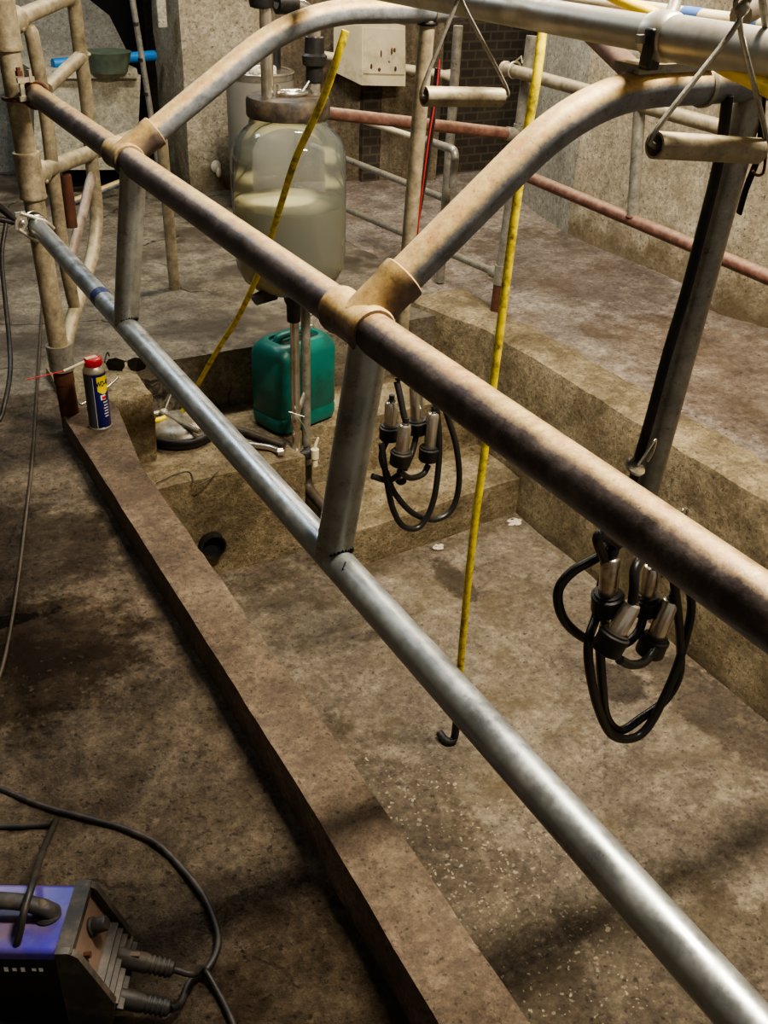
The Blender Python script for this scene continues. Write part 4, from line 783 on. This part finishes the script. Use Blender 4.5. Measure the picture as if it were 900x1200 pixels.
# ------------------------------------------------------------------ BACKGROUND THINGS
wb = thing('wall_box', 'dirty white plastic box with drip stains on back wall beside the jar', 'box', atY(435, 100, 5.3))
Bx = [atY(u, v, 5.25) for u, v in ((424, 100), (475, 101), (475, 30), (424, 30))]; Bl = [atY(u, v, 5.45) for u, v in ((391, 84), (391, 36))]
mb = MB(); d0 = Bx[0]; d1_ = Bx[1]; up_ = Bx[3]-Bx[0]
mb.loft([[Bx[0], Bx[1], Bx[1]+V((0, .25, 0)), Bl[0]], [Bx[0]+up_*.2, Bx[1]+up_*.2, Bx[1]+up_*.2+V((0, .25, 0)), Bl[0]+up_*.2], [Bx[3], Bx[2], Bx[2]+V((0, .25, 0)), Bl[1]+V((0, 0, .03))]]); mb.build('casing', M['whitebox'], wb)
mb = MB(); ins = lambda a, b: d0+(d1_-d0)*a+up_*b+V((0, -.006, 0)); mb.prism([ins(.03, .21), ins(.97, .21), ins(.95, .97), ins(.05, .97)], (0, .01, 0)); mb.build('cover_plate', M['whitebox'], wb)
mb = MB()
for a, b, sx, sz in ((.72, .62, .008, .012), (.66, .6, .006, .02), (.42, .55, .005, .02), (.75, .3, .008, .014), (.38, .28, .009, .01), (.2, .33, .007, .015), (.6, .42, .005, .005)): mb.sphere(ins(a, b), (sx, .004, sz), 8)
mb.build('mud_spots', M['rustend'], wb)
mb = MB(); q0, q1 = atY(362, 62, 5.5), atY(520, 87, 5.2); mb.tube([q0, q1], .022, 14); mb.lathe(q1, [(.022, 0), (.03, .03), (.034, .05)], (q1-q0), 16); tag(mb.build('wall_pipe', M['whitebox'], None, q1), 'pale pipe passing behind the white box along back wall', 'pipe')
mb = MB(); P = [by_(-120, 215, 6.5), by_(163, 215, 6.5), by_(152, 60, 6.5), by_(118, 10, 6.5), by_(95, -40, 6.5), by_(-120, -40, 6.5)] if False else [atY(u, v, 6.5) for u, v in ((-120, 215), (160, 215), (150, 62), (128, 18), (95, -8), (80, -60), (-120, -60))]; mb.prism(P, (0, .1, 0)); struct(mb.build('wall_back.003', M['greywall']))
cdp = [atZ(u, v, .006+hb(0, atZ(u, v, 0).y)) for u, v in ((50, 345), (47, 400), (42, 480), (38, 540), (30, 610), (20, 690), (8, 760), (-3, 800), (-25, 860))]
mb = MB(); mb.tube(smooth_path(cdp, 6), .0042, 8); tag(mb.build('floor_cord', M['darkpipe'], None, cdp[3]), 'thin dark cord lying along the left floor beside the kerb', 'cord')
mb = MB(); cc = atY(802, 603, Y2+.02); mb.torus(cc, .011, .0035, (.3, -1, .2)); mb.tube([cc, atY(796, 630, Y2+.02)], .005, 10); tag(mb.build('steel_clip', M['steel'], None, cc), 'small steel clip peeking over the brown rail above the near cluster', 'clip')
# block with basin and blue pipe behind the gate
tq = thing('water_trough', 'pale rendered trough block with blue pipe beyond the gate', 'trough', atY(110, 200, 5.8))
YB = 5.8
def by(u, v, y=YB): return atY(u, v, y)
mb = MB(); P = [by(40, 199), by(160, 199), by(165, 88), by(40, 88)]; mb.prism(P, (.0, .5, 0)); mb.build('front_panel', M['trough'], tq)
mb = MB(); P = [by(35, 92, YB-.04), by(163, 92, YB-.04), by(160, 80, YB-.04), by(35, 80, YB-.04)]; mb.prism(P, (0, .5, 0)); mb.build('ledge', M['trough'], tq)
mb = MB(); mb.tube([by(62, 75, YB), by(181, 65, YB+.1)], .027, 14); mb.build('water_pipe', M['bluepipe'], tq, label='bright blue plastic water pipe')
mb = MB(); c = by(126, 72, YB-.03); mb.lathe(c, [(.10, -.05), (.125, .04), (.13, .05), (.11, .05)], (0, 0, 1), 24); tag(mb.build('basin', M['greenbowl'], None, c), 'small green-grey basin sitting on the trough ledge', 'basin')
mb = MB(); P = [by(-60, 190, 6.9), by(63, 190, 6.9), by(66, -20, 6.9), by(-60, -20, 6.9)]; mb.prism(P, (0, .05, 0)); tag(mb.build('wall_panel', M['greywall'], None, P[0]), 'pale grey sheet panel on the wall behind the gate post', 'panel')
mb = MB(); mb.rough((-.6, 5.3, 0), (.78, 5.45, .62), .08, .006, 4); struct(mb.build('low_wall', M['walldirty']))
mb = MB(); mb.tube([by(152, -30, 5.5), by(156, 5, 5.5), by(175, 122, 5.5), by(183, 175, 5.5), by(190, 226, 5.5)], .0155, 12); pol = mb.build('pole', M['galv'], None, by(183, 175, 5.5)); tag(pol, 'slim grey pole leaning in front of the dark doorway', 'pole')
for v in (28, 70, 110): 
    c = by(156+17*(v-5)/117, v, 5.5); mb = MB(); mb.tube([c-V((0, 0, .008)), c+V((0, 0, .008))], .0165, 12); mb.build('band', M['rubber'], pol)
mb = MB(); mb.tube([by(86, 236, 5.6), by(140, 214, 5.7)], .018, 12); tag(mb.build('wooden_stick', M['dusty'], None, by(86, 236, 5.6)), 'pale stick lying under the trough block', 'stick')
mb = MB(); mb.prism([by(62, 238, 6.0), by(165, 238, 6.0), by(165, 198, 6.0), by(62, 198, 6.0)], (0, .1, 0)); struct(mb.build('trough_shade', M['void']))  # black slab paints the shade in the gap under the trough
mb = MB(); c = by(253, 195, 5.6); mb.sphere(c, (.03, .02, .035), 8); mb.sphere(c+V((.01, -.01, -.03)), (.016, .02, .03), 8); tag(mb.build('wall_chip', M['foam'], None, c), 'small white patch low on the concrete pillar', 'patch')
mb = MB(); c = by(189, 15, 5.6); mb.box(c, (.05, .03, .14), None, .006); tag(mb.build('wall_switch', M['trough'], None, c), 'narrow pale switch box beside the dark doorway', 'switch')
# residue patches on the pit floor
for (u, v, r, z, lab) in ((602, 612, .03, PZ, 'white foamy residue in the corner of pit floor below the step'), (514, 641, .02, PZ, 'small white residue spot near the lower step')):
    c = atZ(u, v, z+.006); mb = MB(); n = 16
    for k in range(6): a = random.uniform(0, 6.28); mb.sphere(c+V((math.cos(a)*r*.6, math.sin(a)*r*.5, 0)), (r*random.uniform(.4, .8), r*random.uniform(.3, .6), .006), 8)
    tag(mb.build('residue_patch', M['foam'], None, c), lab, 'residue')

# ------------------------------------------------------------------ CAMERA, LIGHT, WORLD
cd = bpy.data.cameras.new('camera'); cam = bpy.data.objects.new('camera', cd); C.objects.link(cam)
right = V((D3.x, D1.x, -DV.x)); down = V((D3.y, D1.y, -DV.y)); fwd = V((D3.z, D1.z, -DV.z))
R = Matrix((right, -down, -fwd)).transposed(); cam.matrix_world = Matrix.Translation(CAM) @ R.to_4x4()
cd.sensor_fit = 'VERTICAL'; cd.sensor_height = 24.; cd.lens = F/1200*24.; cd.clip_start = .02
bpy.context.scene.camera = cam
def area(name, loc, target, sx, sy, power, col):
    l = bpy.data.lights.new(name, 'AREA'); l.shape = 'RECTANGLE'; l.size = sx; l.size_y = sy; l.energy = power; l.color = col
    o = bpy.data.objects.new(name, l); C.objects.link(o); o.location = loc; d = (V(target)-V(loc)); o.rotation_euler = d.to_track_quat('-Z', 'Y').to_euler(); return o
o = area('tube_lamp', (1.62, 1.09, 2.75), (1.62, 1.09, 0), .9, .10, 98, (1, .90, .74)); o.rotation_euler = (0, 0, 0)
o = area('tube_lamp', (2.3, 4.1, 2.75), (2.3, 4.1, 0), 1.3, .15, 38, (1, .91, .77)); o.rotation_euler = (0, 0, 0)
area('skylight', (.35, 4.3, 2.85), (.45, 4.2, 0), 0.7, .9, 20, (.72, .86, 1))
w = bpy.data.worlds.new('world'); bpy.context.scene.world = w; w.use_nodes = True
w.node_tree.nodes['Background'].inputs[0].default_value = (1, .9, .78, 1); w.node_tree.nodes['Background'].inputs[1].default_value = .15
vs = bpy.context.scene.view_settings; vs.view_transform = 'AgX'; vs.look = 'AgX - Medium High Contrast'; vs.exposure = 1.08
